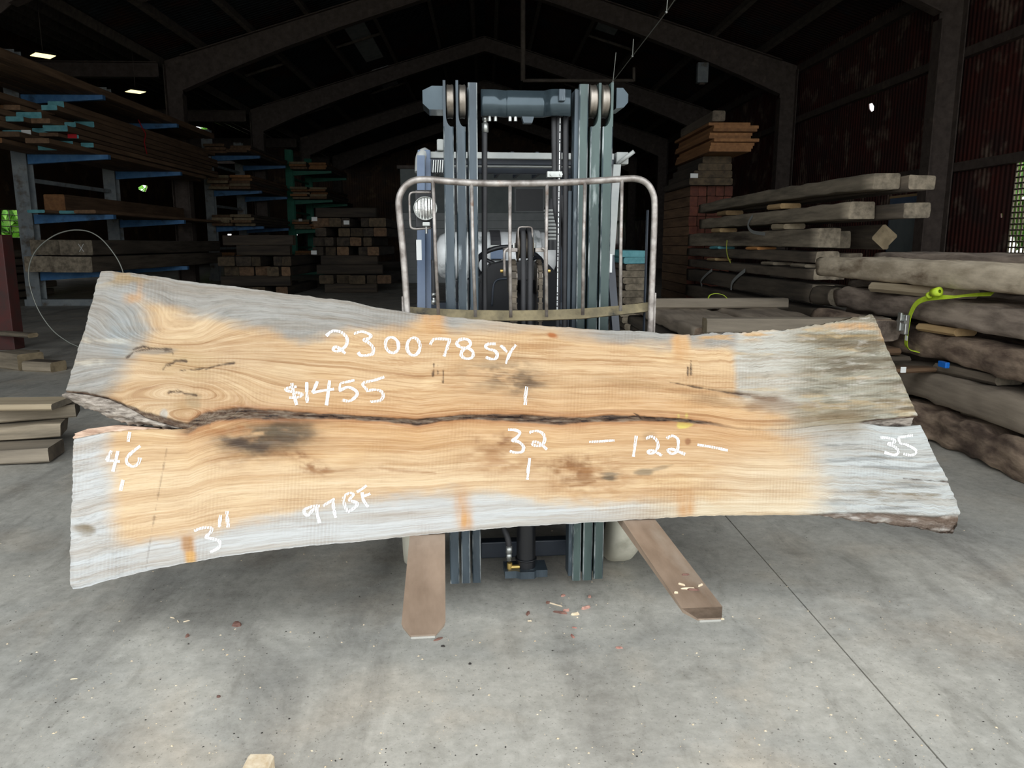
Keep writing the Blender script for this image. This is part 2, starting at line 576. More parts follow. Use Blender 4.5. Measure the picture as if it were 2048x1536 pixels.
# ------------------------------------------------------------------ concrete floor
def concrete():
    m = bpy.data.materials.new('concrete')
    m.use_nodes = True
    N, L = m.node_tree.nodes, m.node_tree.links
    bs = N['Principled BSDF']
    tc = N.new('ShaderNodeTexCoord')

    def nz(scale, detail=6, rough=0.6, dist=0.0, stretch=(1, 1, 1), rot=0.0):
        mp = N.new('ShaderNodeMapping')
        mp.inputs['Scale'].default_value = stretch
        mp.inputs['Rotation'].default_value = (0, 0, rot)
        L.new(tc.outputs['Object'], mp.inputs['Vector'])
        n = N.new('ShaderNodeTexNoise')
        n.inputs['Scale'].default_value = scale
        n.inputs['Detail'].default_value = detail
        n.inputs['Roughness'].default_value = rough
        n.inputs['Distortion'].default_value = dist
        L.new(mp.outputs[0], n.inputs['Vector'])
        return n.outputs['Fac']

    def ramp(fac, a, b, c0, c1):
        r = N.new('ShaderNodeValToRGB')
        r.color_ramp.elements[0].position = a
        r.color_ramp.elements[1].position = b
        r.color_ramp.elements[0].color = c0
        r.color_ramp.elements[1].color = c1
        L.new(fac, r.inputs['Fac'])
        return r.outputs['Color']

    def mix(kind, fac, a, b):
        x = N.new('ShaderNodeMix'); x.data_type = 'RGBA'; x.blend_type = kind
        if isinstance(fac, float):
            x.inputs['Factor'].default_value = fac
        else:
            L.new(fac, x.inputs['Factor'])
        L.new(a, x.inputs['A']); L.new(b, x.inputs['B'])
        return x.outputs['Result']

    W = (1, 1, 1, 1)
    base = ramp(nz(0.9, 5, 0.55, 0.8), 0.32, 0.68, rgb(176, 175, 168), rgb(208, 204, 193))
    warm = ramp(nz(1.7, 4, 0.5, 0.5), 0.52, 0.72, (0, 0, 0, 1), W)
    rw = N.new('ShaderNodeRGB'); rw.outputs[0].default_value = rgb(208, 194, 174)
    wf = N.new('ShaderNodeMath'); wf.operation = 'MULTIPLY'; wf.inputs[1].default_value = 0.55
    L.new(warm, wf.inputs[0])
    c = mix('MIX', wf.outputs[0], base, rw.outputs[0])
    smear = ramp(nz(1.3, 6, 0.65, 1.0, (1, 0.35, 1), 0.5), 0.48, 0.70, W, rgb(166, 165, 166))
    c = mix('MULTIPLY', 0.75, c, smear)
    smear2 = ramp(nz(3.4, 7, 0.7, 1.5, (1, .5, 1), -.7), 0.54, 0.74, W, rgb(170, 168, 164))
    c = mix('MULTIPLY', 0.55, c, smear2)
    fine = ramp(nz(16, 8, 0.75), 0.35, 0.68, rgb(208, 208, 206), W)
    c = mix('MULTIPLY', 0.8, c, fine)
    pore = ramp(nz(70, 3, 0.7), 0.30, 0.40, rgb(130, 128, 122), W)
    c = mix('MULTIPLY', 0.6, c, pore)
    L.new(c, bs.inputs['Base Color'])
    rr = N.new('ShaderNodeMapRange')
    rr.inputs['From Min'].default_value = 0.35; rr.inputs['From Max'].default_value = 0.65
    rr.inputs['To Min'].default_value = 0.42; rr.inputs['To Max'].default_value = 0.68
    L.new(nz(1.6, 6), rr.inputs['Value'])
    L.new(rr.outputs[0], bs.inputs['Roughness'])
    bp = N.new('ShaderNodeBump'); bp.inputs['Distance'].default_value = 0.0015
    L.new(nz(24, 8, 0.7), bp.inputs['Height'])
    L.new(bp.outputs[0], bs.inputs['Normal'])
    MATS['concrete'] = m


concrete()
FAR = 66.0
XR, XL, XLL = 11.0, -11.0, -20.0


def zroof(x):
    if x < XL:
        return 7.78 + (XL - x) * 0.3
    return 11.08 - 0.3 * abs(x)


# floor: a dark bed and cast panels with an open joint between them
fl = MB().box(XLL - .2, XR + .2, DOOR_BY, FAR, -0.2, -0.014)
floor = struct(inb(fl.build('floor', 'steel_dark')))
joints = [XLL - .2, -10.8, -4.8, 1.33, 7.4, XR + .2]
for i in range(len(joints) - 1):
    for (y0, y1) in ((DOOR_BY, 13.0), (13.0, 32.0), (32.0, FAR)):
        p = MB().box(joints[i] + .003, joints[i + 1] - .003, y0 + .003, y1 - .003, -0.014, 0.0)
        o = p.build('floor_panel', 'concrete', floor)
yard = struct(inb(MB().box(-60, 60, -60, DOOR_BY - .006, -0.3, -0.004).build('floor_yard', 'concrete')))
lawn = struct(inb(MB().box(XLL - 60, XLL - .3, DOOR_BY, 110, -0.3, -0.05).build('floor_lawn', 'grass')))
lawn2 = struct(inb(MB().box(XR + .3, XR + 60, DOOR_BY, 110, -0.3, -0.05).build('floor_lawn', 'grass')))
lawn3 = struct(inb(MB().box(XLL - .25, XR + .25, FAR + .2, 110, -0.3, -0.05).build('floor_lawn', 'grass')))


# walls with real openings
from mathutils.geometry import delaunay_2d_cdt


def wall(name, a0, a1, top, holes, put, m, th=0.03):
    """top: outline points (a, z) along the upper edge from a1 back to a0; put(a, z) -> building point."""
    outl = [(a0, 0.0), (a1, 0.0)] + top
    pts = [Vector(p) for p in outl]
    edges = [(i, (i + 1) % len(outl)) for i in range(len(outl))]
    for h in holes:
        o = len(pts)
        pts += [Vector(p) for p in h]
        edges += [(o + i, o + (i + 1) % len(h)) for i in range(len(h))]
    vs, es, fs, _, _, _ = delaunay_2d_cdt(pts, edges, [], 1, 1e-5)

    def inside(p, poly):
        c = False
        for i in range(len(poly)):
            x1, y1 = poly[i]; x2, y2 = poly[i - 1]
            if (y1 > p[1]) != (y2 > p[1]) and p[0] < (x2 - x1) * (p[1] - y1) / (y2 - y1) + x1:
                c = not c
        return c
    keep = []
    for f in fs:
        cx = sum(vs[i].x for i in f) / len(f); cz = sum(vs[i].y for i in f) / len(f)
        if not any(inside((cx, cz), h) for h in holes):
            keep.append(f)
    mb = MB().add([put(v.x, v.y) for v in vs], keep)
    o = inb(mb.build(name, m))
    md = o.modifiers.new('sheet', 'SOLIDIFY'); md.thickness = th; md.offset = 0
    return struct(o)


def hole_x(pts, bx):
    return [(lambda q: (q.y, q.z))(b_at_x(u, v, bx)) for u, v in pts]


def hole_y(pts, by):
    return [(lambda q: (q.x, q.z))(b_at_y(u, v, by)) for u, v in pts]


win_r = [(14.2, 1.3), (16.1, 1.3), (16.1, 3.2), (14.2, 3.2)]
hr = [win_r,
      hole_x([(1738, 208), (1745, 206), (1749, 213), (1748, 221), (1743, 224), (1739, 218)], XR),
      hole_x([(2002, 426), (2006, 427), (2006, 435), (2003, 436)], XR)]
wall_right = wall('wall_right', DOOR_BY, FAR, [(FAR, 7.80), (DOOR_BY, 7.80)], hr, lambda a, z: (XR, a, z), 'wall_sheet')
wl = hole_x([(2, 420), (55, 421), (58, 476), (2, 474)], XLL)
hl = [wl, hole_x([(363, 256), (374, 254), (392, 253), (414, 256), (418, 268), (415, 281), (404, 290), (388, 286), (368, 281), (372, 270), (363, 266)], XLL),
      hole_x([(276, 375), (284, 370), (294, 371), (295, 374), (291, 384), (286, 383), (277, 379)], XLL),
      hole_x([(449, 448), (461, 448), (461, 452), (449, 452)], XLL), hole_x([(455, 468), (463, 468), (463, 472), (455, 472)], XLL)]
wall_left = wall('wall_left', DOOR_BY, FAR, [(FAR, 10.50), (DOOR_BY, 10.50)], hl, lambda a, z: (XLL, a, z), 'wall_sheet_brown')
hb = [hole_y([(1221, 414), (1231, 414), (1230, 486), (1221, 486)], FAR),
      hole_y([(588, 466), (593, 464), (595, 470), (592, 472), (594, 484), (591, 485)], FAR)]
gable = [(XR, 7.8), (0, 11.1), (XL, 7.8), (XLL, 10.5)]
wall_back = wall('wall_back', XLL, XR, gable, hb, lambda a, z: (a, FAR, z), 'wall_sheet_brown')
door_hole = [(DOOR_X0, 0.0005), (DOOR_X1, 0.0005), (DOOR_X1, DOOR_H), (DOOR_X0, DOOR_H)]
wall_front = wall('wall_front', XLL, XR, gable, [door_hole], lambda a, z: (a, DOOR_BY, z), 'wall_sheet')

# barred openings
def bars(name, put, a0, a1, z0, z1, na, nz, r, m):
    e = empty(name, (0, 0, 0), BANG)
    struct(e)
    for i in range(na + 1):
        a = a0 + (a1 - a0) * i / na
        MB().tube([put(a, z0), put(a, z1)], r, 6).build('bar', m, e)
    for i in range(nz + 1):
        z = z0 + (z1 - z0) * i / nz
        MB().tube([put(a0, z), put(a1, z)], r, 6).build('bar', m, e)
    return e


bars('window_1', lambda a, z: (XR - .02, a, z), 14.2, 16.1, 1.3, 3.2, 16, 16, 0.02, 'beam_side')
aa = [p[0] for p in wl]; zz = [p[1] for p in wl]
bars('window_2', lambda a, z: (XLL + .02, a, z), min(aa), max(aa), min(zz), max(zz), 3, 5, 0.016, 'steel_dark')

# roof
def slope(x0, x1, m):
    mb = MB()
    z0, z1 = zroof(x0 + 1e-4 if x0 < x1 else x0), zroof(x1)
    if x1 == XL and x0 == XLL:
        z0, z1 = 10.48, 7.78
    mb.prism([(x0, z0), (x1, z1), (x1, z1 + .05), (x0, z0 + .05)], 'y', DOOR_BY - .3, FAR + .3)
    return struct(inb(mb.build('ceiling', m)))


slope(XL, 0.0, 'roof_sheet')
slope(0.0, XR + .1, 'roof_sheet_rust')
slope(XLL, XL, 'roof_sheet')

# steel frames
FRAMES = [8.6 + 9.6 * i for i in range(6)]
for by in FRAMES:
    for sgn in (-1, 1):
        xo = sgn * 10.78
        if not (sgn < 0 and by < 20):
            c = MB()                            # column: two flanges and a web
            c.box(min(xo, xo - sgn * .03), max(xo, xo - sgn * .03), by - .19, by + .19, 0, 7.4)
            xi = xo - sgn * .58
            c.box(min(xi, xi + sgn * .03), max(xi, xi + sgn * .03), by - .19, by + .19, 0, 6.45)
            c.box(min(xo - sgn * .03, xi + sgn * .03), max(xo - sgn * .03, xi + sgn * .03), by - .02, by + .02, 0, 6.8)
            struct(inb(c.build('column', 'steel_dark')))

        def zt(x):
            return zroof(x) - .30

        def zb(x):
            return zroof(x) - .30 - (.62 + .62 * (abs(x) / 11.0) ** 3)
        xs = [0, 2.4, 4.8, 7.0, 8.8, 10.2]      # rafter: tapered web between two flanges
        poly = [(sgn * x, zt(x)) for x in xs] + [(sgn * 10.78, zt(10.78)), (sgn * 10.78, zb(10.78) - .15)] + [(sgn * x, zb(x)) for x in reversed(xs)]
        r = MB().prism(poly, 'y', by - .015, by + .015)
        for k in range(len(xs) - 1):
            a, b = sgn * xs[k], sgn * xs[k + 1]
            for fz_ in (zt, zb):
                r.prism([(a, fz_(xs[k]) - .03), (b, fz_(xs[k + 1]) - .03), (b, fz_(xs[k + 1])), (a, fz_(xs[k]))], 'y', by - .17, by + .17)
        struct(inb(r.build('rafter', 'steel_dark')))
    if by > 20:                               # tie beam over the left aisle
        t = MB()
        t.box(-19.8, -11.0, by - .015, by + .015, 7.0, 7.5)
        t.box(-19.8, -11.0, by - .15, by + .15, 7.47, 7.5)
        t.box(-19.8, -11.0, by - .15, by + .15, 7.0, 7.03)
        struct(inb(t.build('tie_beam', 'steel_dark')))

# purlins, girts
for x in [-19, -17.4, -15.8, -14.2, -12.6, -11.2, -9.6, -7.9, -6.0, -4.1, -2.1, -.55, .55, 2.1, 4.1, 6.0, 7.9, 9.6]:
    s = -0.3 if x > 0 or x < XL else 0.3
    z = zroof(x)
    o = MB().box(-.07, .07, DOOR_BY, FAR, -.29, -.012).build('purlin', 'purlin_wood')
    loc = BR @ Vector((x, 0, z))
    o.location = loc
    o.rotation_euler = (0, math.atan(-s), BANG)
    struct(o)
for z, d in ((3.23, .2), (5.73, .2), (7.44, .25)):
    g = MB().box(XR - .2, XR - .03, DOOR_BY, FAR, z - d / 2, z + d / 2, 0)
    struct(inb(g.build('girt', 'steel_dark')))
# bracing rods and sag struts under the left roof slope
for by in (23.0, 32.5, 42.0):
    for xa, xb in ((-9.6, -7.9), (-6.0, -4.1), (4.1, 6.0)):
        s = MB().tube([(xa, by, zroof(xa) - .2), (xb, by, zroof(xb) - .2)], .06, 6)
        struct(inb(s.build('roof_strut', 'purlin_wood')))

# pale translucent roof sheets set between the purlins
k = 0
for (x, y0, y1, w) in ((-4.92, 19.2, 27.2, .8), (-4.92, 28.6, 36.6, .8), (-4.92, 38.3, 43.1, .8), (4.7, 28.8, 32.0, .8)):
    o = MB().box(-w / 2, w / 2, y0, y1, -.03, -.004).build('skylight_panel', 'skylight_sheet')
    o.location = BR @ Vector((x, 0, zroof(x)))
    o.rotation_euler = (0, math.atan(.3 if x > 0 else -.3), BANG)
    struct(o)

# ------------------------------------------------------------------ office at the back of the hall
def office():
    e = empty('site_office', BR @ Vector((0, 30, 0)), BANG)
    tag(e, 'pale grey clad office seen behind the forklift at the end of the hall', 'office')
    pa = b_at_y(800, 338, 30); pb = b_at_y(1212, 338, 30)
    x0, x1, zt = pa.x, pb.x, pa.z
    MB().box(x0, x1, 0.02, 4, 1.9, zt).build('upper_wall', 'office_grey', e)
    zl = b_at_y(800, 425, 30).z
    MB().box(x0 + .02, x1 - .02, 0.04, 3.98, 0, zl + .02).build('lower_wall', 'office_panel', e)
    nb = 9
    for i in range(nb):
        z0 = 0.02 + (zl - .02) * i / nb
        MB().box(x0, x1, 0.0, 0.04, z0, z0 + (zl - .02) / nb - .015, 0.006).build('cladding_board', 'office_panel', e)
    for (u0, u1, v0, v1) in ((1032, 1086, 378, 422), (1142, 1200, 372, 430), (903, 950, 372, 430)):
        a = b_at_y(u0, v1, 30); b = b_at_y(u1, v0, 30)
        f = MB().box(a.x - .06, b.x + .06, -.05, .02, a.z - .06, b.z + .06).build('window', 'office_panel', e)
        MB().box(a.x, b.x, -.06, -.045, a.z, b.z).build('pane', 'black_plastic', f)
    MB().box(x0 - .1, x1 + .1, -.15, 4.1, zt, zt + .12).build('roof', 'steel_dark', e)


office()

# trees outside the left wall and beyond the back wall, seen through the holes
def tree(loc, h, r, label):
    e = empty('tree', BR @ Vector(loc))
    tag(e, label, 'tree')
    MB().cyl((0, 0, 0), (0, 0, h * .5), .22, .12, 10).build('trunk', 'trunk', e)
    rg = random.Random(int(loc[1] * 10))
    mb = MB()
    for i in range(int(300 * r)):
        t, q = rg.random() * 2 * math.pi, rg.random()
        zc = h * .25 + q * h * .75
        rr = r * math.sin(math.pi * (0.12 + .83 * q)) * math.sqrt(rg.random())
        c = Vector((rr * math.cos(t), rr * math.sin(t), zc))
        a = Vector((rg.gauss(0, 1), rg.gauss(0, 1), rg.gauss(0, 1))).normalized() * rg.uniform(.25, .6)
        b = a.cross(Vector((rg.gauss(0, 1), rg.gauss(0, 1), rg.gauss(0, 1)))).normalized() * rg.uniform(.2, .45)
        mb.add([c - a, c + b, c + a, c - b], [(0, 1, 2, 3)])
    o = mb.build('crown', 'foliage', e)
    o['kind'] = 'stuff'


tree((-27, 71, -.05), 17, 7, 'leafy green tree outside the round hole in the left wall')
tree((-29, 47, -.05), 6, 2.4, 'leafy green tree outside the barred window at far left')
tree((12.5, 76, -.05), 9, 4, 'leafy green tree outside the tall slit in the back wall')
tree((17, 22, -.05), 6, 3, 'leafy green tree added to break up the bright meshed window at right')  # added tree, blocks part of the bright sky behind the mesh


# ------------------------------------------------------------------ the big live-edge slab
FYAW = R(5.26)
SL_LEAN = R(11.0)
SL_O = at_y(1050, 1052, 2.76)
cy, sy, cl, sl_ = math.cos(FYAW), math.sin(FYAW), math.cos(SL_LEAN), math.sin(SL_LEAN)
SX = Vector((cy, sy, 0))
SZ = Vector((-sy * sl_, cy * sl_, cl))
SN = SX.cross(SZ)                               # towards the viewer
SLAB_M = Matrix(((SX.x, SN.x, SZ.x, SL_O.x), (SX.y, SN.y, SZ.y, SL_O.y), (SX.z, SN.z, SZ.z, SL_O.z), (0, 0, 0, 1)))
# local axes of the slab: x along it, y out of its face, z up it  (SX x SZ = SN, so this frame is left handed -> flip y)
SLAB_M = Matrix(((SX.x, -SN.x, SZ.x, SL_O.x), (SX.y, -SN.y, SZ.y, SL_O.y), (SX.z, -SN.z, SZ.z, SL_O.z), (0, 0, 0, 1)))
THICK = 0.076


def slab_uv(u, v):
    """Pixel arrays -> slab local (x, z) on its face (numpy)."""
    u = np.asarray(u, float); v = np.asarray(v, float)
    a = (u - 1024.0) / FPX; b = -(v - 768.0) / FPX
    c, s = math.cos(PITCH), math.sin(PITCH)
    dx, dy, dz = a, c + b * s, -s + b * c
    num = (SL_O - EYE).dot(SN)
    den = dx * SN.x + dy * SN.y + dz * SN.z
    t = num / den
    px, py, pz = EYE.x + dx * t - SL_O.x, EYE.y + dy * t - SL_O.y, EYE.z + dz * t - SL_O.z
    return px * SX.x + py * SX.y + pz * SX.z, px * SZ.x + py * SZ.y + pz * SZ.z


def vnoise(x, y, seed=0):
    xi, yi = np.floor(x).astype(np.int64), np.floor(y).astype(np.int64)
    xf, yf = x - xi, y - yi
    def h(a, b):
        n = (a * 374761393 + b * 668265263 + seed * 974711) & 0x7fffffff
        n = ((n ^ (n >> 13)) * 1274126177) & 0x7fffffff
        n = (n ^ (n >> 16)) & 0xffff
        return n / 65535.0
    ux, uy = xf * xf * (3 - 2 * xf), yf * yf * (3 - 2 * yf)
    return (h(xi, yi) * (1 - ux) + h(xi + 1, yi) * ux) * (1 - uy) + (h(xi, yi + 1) * (1 - ux) + h(xi + 1, yi + 1) * ux) * uy


def fbm(x, y, oct=5, seed=0, gain=0.55):
    s, a, t = 0.0, 1.0, 0.0
    for k in range(oct):
        s = s + a * vnoise(x * 2 ** k + 13.7 * k, y * 2 ** k + 5.1 * k, seed + k)
        t += a; a *= gain
    return s / t - 0.5


def sst(a, b, x):
    t = np.clip((x - a) / (b - a), 0, 1)
    return t * t * (3 - 2 * t)


def ipl(pts, q):
    xs = [p[0] for p in pts]; ys = [p[1] for p in pts]
    return np.interp(q, xs, ys)


T_ = [(200, 541), (240, 544), (282, 548), (350, 558), (413, 567), (510, 578), (613, 592), (679, 600), (700, 603), (732, 610), (764, 616), (800, 621), (843, 628), (951, 638), (1039, 648), (1142, 655), (1200, 659), (1299, 664), (1350, 668), (1374, 669), (1400, 669), (1419, 667), (1500, 663), (1540, 660), (1582, 657), (1600, 653), (1612, 650), (1625, 653), (1640, 650), (1677, 642), (1715, 634), (1747, 629)]
CR_ = [(375, 857), (393, 846), (412, 837), (437, 831), (480, 827), (540, 829), (600, 831), (688, 834), (776, 839), (834, 845), (878, 839), (922, 834), (1039, 836), (1113, 842), (1160, 841), (1225, 836), (1284, 837), (1353, 840), (1419, 846), (1475, 857), (1530, 860), (1582, 858), (1660, 849), (1726, 845)]
CU_ = [(129, 784), (170, 788), (217, 798), (264, 819), (290, 835), (330, 848), (355, 855)] + CR_ + [(1760, 840), (1838, 834)]
CL_ = [(147, 878), (217, 864), (264, 860), (305, 858), (345, 859)] + CR_ + [(1760, 852), (1800, 854), (1843, 850)]
B_ = [(144, 1180), (160, 1178), (217, 1161), (290, 1143), (364, 1128), (440, 1115), (525, 1103), (600, 1094), (700, 1085), (760, 1079), (855, 1069), (901, 1065), (1041, 1053), (1206, 1044), (1312, 1037), (1400, 1032), (1480, 1031), (1579, 1030), (1620, 1031), (1677, 1036), (1742, 1046), (1823, 1056), (1880, 1066), (1901, 1070), (1912, 1068)]
FE_ = [(1500, 1040), (1579, 1031), (1667, 1027), (1758, 1026), (1872, 1034), (1912, 1030)]      # face edge above the bark at lower right
# dark cracks on the face (pixel polylines, half width)
CRACKS = [([(253, 716), (266, 704), (285, 700), (310, 697), (343, 699)], 1.6), ([(266, 700), (285, 693), (305, 697)], 1.0), ([(330, 702), (345, 705), (346, 710)], 1.2),
          ([(326, 738), (333, 729), (345, 726), (352, 722), (372, 723)], 2.6), ([(326, 739), (331, 733), (340, 730)], 2.6), ([(360, 741), (400, 738), (425, 734), (445, 729), (468, 726)], 1.2), ([(410, 739), (440, 730)], 1.6),
          ([(297, 727), (326, 734)], 0.8), ([(337, 786), (355, 780), (370, 788), (392, 790)], 1.6), ([(340, 784), (360, 784)], 2.4),
          ([(1807, 957), (1850, 961), (1898, 964)], 1.3), ([(1340, 765), (1390, 774), (1460, 786), (1500, 790)], 1.2), ([(1267, 826), (1280, 833), (1284, 838)], 1.0),
          ([(336, 884), (322, 960), (303, 1065), (292, 1136)], 0.8), ([(1376, 735), (1376, 757)], 1.3), ([(1382, 722), (1382, 750)], 0.9), ([(868, 728), (866, 752)], 1.1), ([(887, 735), (886, 765)], 1.0), ([(876, 730), (876, 748)], 0.9)]


def seg_dist(u, v, pts):
    d = np.full(u.shape, 1e9)
    for (x1, y1), (x2, y2) in zip(pts[:-1], pts[1:]):
        dx, dy = x2 - x1, y2 - y1
        t = np.clip(((u - x1) * dx + (v - y1) * dy) / (dx * dx + dy * dy), 0, 1)
        d = np.minimum(d, np.hypot(u - x1 - t * dx, v - y1 - t * dy))
    return d


def C(r, g, b):
    return np.array([lin(r), lin(g), lin(b)]) * 0.74


def slab_paint(u, v, half):
    """Wood colour over the face: heartwood, weathered grey ends and edges, stains, painted light falloff. Returns colour and masks."""
    n1 = fbm(u / 60, v / 22, 5, 3); n2 = fbm(u / 22, v / 9, 4, 9); n3 = fbm(u / 160, v / 40, 4, 21)
    nf = fbm(u / 90, v / 4.5, 4, 31)
    up = half < 0.5
    crv = ipl(CU_, u)
    honey = C(222, 190, 148)
    col = np.tile(honey, (u.size, 1))

    def mixin(c, m):
        nonlocal col
        m = np.clip(m, 0, 1)[:, None]
        col = col * (1 - m) + c[None, :] * m

    mixin(C(212, 172, 122), sst(-.05, .3, n3) * .7)
    mixin(C(236, 206, 160), sst(.0, .3, fbm(u / 120, v / 30, 4, 77)) * .6)
    mixin(C(186, 142, 96), sst(.04, .2, nf) * .55 * np.where(up, 1, .6))
    mixin(C(238, 214, 178), (~up) * sst(900, 960, v) * (1 - sst(900, 1300, u)) * .5)  # stronger light on the lower left, painted in as a paler tone
    # richer orange-brown heart along the pith line in the middle of the board
    dcr = np.abs(v - crv)
    mixin(C(214, 166, 114), np.exp(-(dcr / 60.0) ** 2) * .5 * sst(330, 420, u) * (1 - sst(1450, 1620, u)))
    # pale sapwood at the bottom
    yb = ipl([(140, 1118), (250, 1092), (400, 1066), (500, 1040), (600, 1022), (700, 1003), (800, 990), (900, 985), (1000, 988), (1100, 1002), (1200, 1008), (1300, 1005), (1400, 1000), (1500, 1000), (1650, 1000)], u)
    e = v - yb + n1 * 26 + n2 * 10
    sap = sst(-16, 18, e) * (~up)
    mixin(C(228, 214, 186), sap * sst(700, 1100, u))
    mixin(C(203, 207, 208), sap * (1 - sst(1180, 1420, u)) * .92)
    mixin(C(230, 212, 182), (~up) * sst(1340, 1540, u + n1 * 120) * sst(870, 960, v) * .75)
    mixin(C(206, 184, 152), up * (1 - sst(520, 760, u)) * .4)
    # grey weathering
    grey = np.zeros(u.size)
    bx = ipl([(540, 283), (600, 284), (660, 288), (700, 268), (760, 232), (800, 205), (850, 200)], v)
    gl = sst(34, -30, u - bx + n1 * 40 + n2 * 14) * up
    bx2 = ipl([(860, 214), (900, 214), (950, 222), (1000, 224), (1050, 226), (1100, 250), (1150, 330), (1180, 380)], v)
    gl2 = sst(28, -28, u - bx2 + n1 * 26 + n2 * 12) * (~up)
    yt = ipl([(200, 620), (280, 606), (320, 610), (400, 634), (500, 652), (600, 682), (650, 672), (700, 656), (800, 656), (845, 634), (870, 640), (900, 660), (1000, 658), (1100, 664), (1200, 680), (1340, 694), (1352, 676), (1372, 676), (1384, 694), (1470, 700), (1600, 740)], u)
    gt = sst(16, -14, v - yt + n1 * 22 + n2 * 8) * up * (1 - .35 * sst(900, 1000, u) * (1 - sst(1150, 1220, u)))
    bx3 = ipl([(640, 1470), (790, 1472), (800, 1500), (835, 1590), (860, 1600), (900, 1640), (1000, 1655), (1070, 1650)], v)
    wid = np.where(up & (v < 795), 9.0, 75.0)
    gr_ = sst(-wid, wid, u - bx3 + n1 * (10 + wid) )
    mixin(C(160, 160, 156), np.maximum(gl, gt) * .95)  # weathered grey, darkened in the colour for light falling off upward
    mixin(C(205, 208, 208), gl2 * .95)
    mixin(C(160, 170, 174), gl * sst(200, 235, u) * sst(-.1, .15, n3 + .1) * np.exp(-((v - 660) / 55.0) ** 2) * .8)
    mixin(C(214, 210, 196), gl * sst(.05, .25, n1) * .6)
    mixin(C(172, 152, 118), gl * sst(.0, .2, fbm(u / 40, v / 14, 4, 5)) * np.exp(-((v - 556) / 14.0) ** 2))
    # right end: greenish grey above, bluish white below, brown streaks
    grn = C(164, 161, 144)
    mixin(C(196, 194, 184), gr_ * .95)
    mixin(grn, gr_ * up * sst(1540, 1660, u) * .9)
    mixin(C(196, 202, 203), gr_ * (~up) * .8)
    st = fbm(u / 130, v / 11, 5, 41)
    mixin(C(128, 112, 84), gr_ * up * sst(.05, .2, st) * sst(1560, 1650, u) * .85)
    mixin(C(206, 178, 128), gr_ * up * sst(.10, .26, fbm(u / 90, v / 12, 5, 51)) * .45)
    mixin(C(212, 168, 108), up * .8 * sst(.04, .24, fbm(u / 60, v / 9, 5, 53) + .08) * np.exp(-((v - ipl([(1400, 674), (1600, 668), (1745, 652)], u)) / 10.0) ** 2) * sst(1385, 1410, u))
    mixin(C(150, 128, 92), gr_ * up * np.exp(-((v - ipl([(1480, 705), (1745, 690)], u)) / 13.0) ** 2) * sst(-.05, .15, st) * .9)
    mixin(C(132, 118, 92), gr_ * (~up) * sst(.06, .2, st) * np.exp(-((v - 990) / 26.0) ** 2) * sst(1690, 1760, u) * .9)
    mixin(C(120, 122, 120), gr_ * (~up) * sst(.1, .24, fbm(u / 150, v / 7, 5, 61)) * .6)
    mixin(C(118, 112, 96), gr_ * up * sst(.02, .2, fbm(u / 60, v / 6, 5, 101)) * sst(1560, 1640, u) * .75)
    mixin(C(104, 92, 72), gr_ * up * sst(.06, .22, fbm(u / 170, v / 16, 5, 103)) * sst(1600, 1680, u) * .7)
    mixin(C(210, 206, 196), gr_ * up * sst(.1, .26, fbm(u / 40, v / 7, 5, 107)) * .5)
    mixin(C(150, 134, 106), gr_ * np.exp(-((v - 845) / 30.0) ** 2) * sst(1440, 1500, u) * (1 - sst(1700, 1760, u)) * .75)

    def blob(c, cu, cv, ru, rv, s=1.0, rot=0.0, w=.5, hard=.5):
        ca, sa = math.cos(R(rot)), math.sin(R(rot))
        du, dv = u - cu, v - cv
        a = (du * ca + dv * sa) / ru; b = (-du * sa + dv * ca) / rv
        r = np.sqrt(a * a + b * b) + n1 * w * 2 + n2 * w
        mixin(c, sst(1.0 + .06, min(.72, 1.0 - hard), r) * s)

    blk, brn, org = C(96, 84, 66), C(158, 116, 76), C(212, 164, 110)
    # dark mineral stain below the pith on the left
    def smoke(c, cu, cv, ru, rv, s, rot=0.0, seed=5, fu=34., fv=14., cut=-.16):
        ca, sa = math.cos(R(rot)), math.sin(R(rot))
        wu, wv = fbm(u / 40, v / 30, 4, seed + 50) * 50, fbm(u / 40, v / 30, 4, seed + 80) * 34
        du, dv = u - cu + wu, v - cv + wv
        a = (du * ca + dv * sa) / ru; b = (-du * sa + dv * ca) / rv
        m = np.exp(-(a * a + b * b) ** 1.3) * sst(cut, cut + .34, fbm(u / fu, v / fv, 5, seed))
        mixin(c, m * s)
    smoke(C(150, 108, 72), 535, 878, 105, 40, .7, -10, 5)
    smoke(C(104, 90, 70), 550, 868, 84, 34, 1.0, -12, 6, 34., 14., -.3)
    smoke(C(92, 78, 62), 575, 872, 50, 22, .8, -8, 23, 30., 12., -.24)
    smoke(C(84, 70, 58), 500, 888, 66, 19, 1.0, 4, 7, 34., 14., -.28)
    smoke(C(76, 62, 52), 470, 885, 34, 12, .8, 10, 8)
    smoke(C(140, 96, 60), 590, 910, 44, 14, .9, 18, 9, 20, 10)
    smoke(C(146, 100, 62), 632, 930, 44, 14, .9, 18, 10, 20, 10)
    smoke(C(176, 122, 76), 470, 852, 80, 14, .7, -12, 11)
    # small brown tongues under it and a wavy dark line running right
    dl = seg_dist(u, v, [(600, 934), (640, 945), (700, 938), (760, 936), (800, 942), (870, 946)])
    mixin(C(160, 112, 66), np.exp(-((dl + n2 * 6) / 3.0) ** 2) * .55)
    # stains in the middle
    smoke(C(182, 150, 112), 1000, 756, 95, 44, .6, 8, 12)
    smoke(C(126, 104, 80), 1010, 752, 62, 30, .95, 12, 13, 34., 14., -.24); smoke(C(112, 92, 72), 1052, 768, 34, 22, .9, 10, 14)
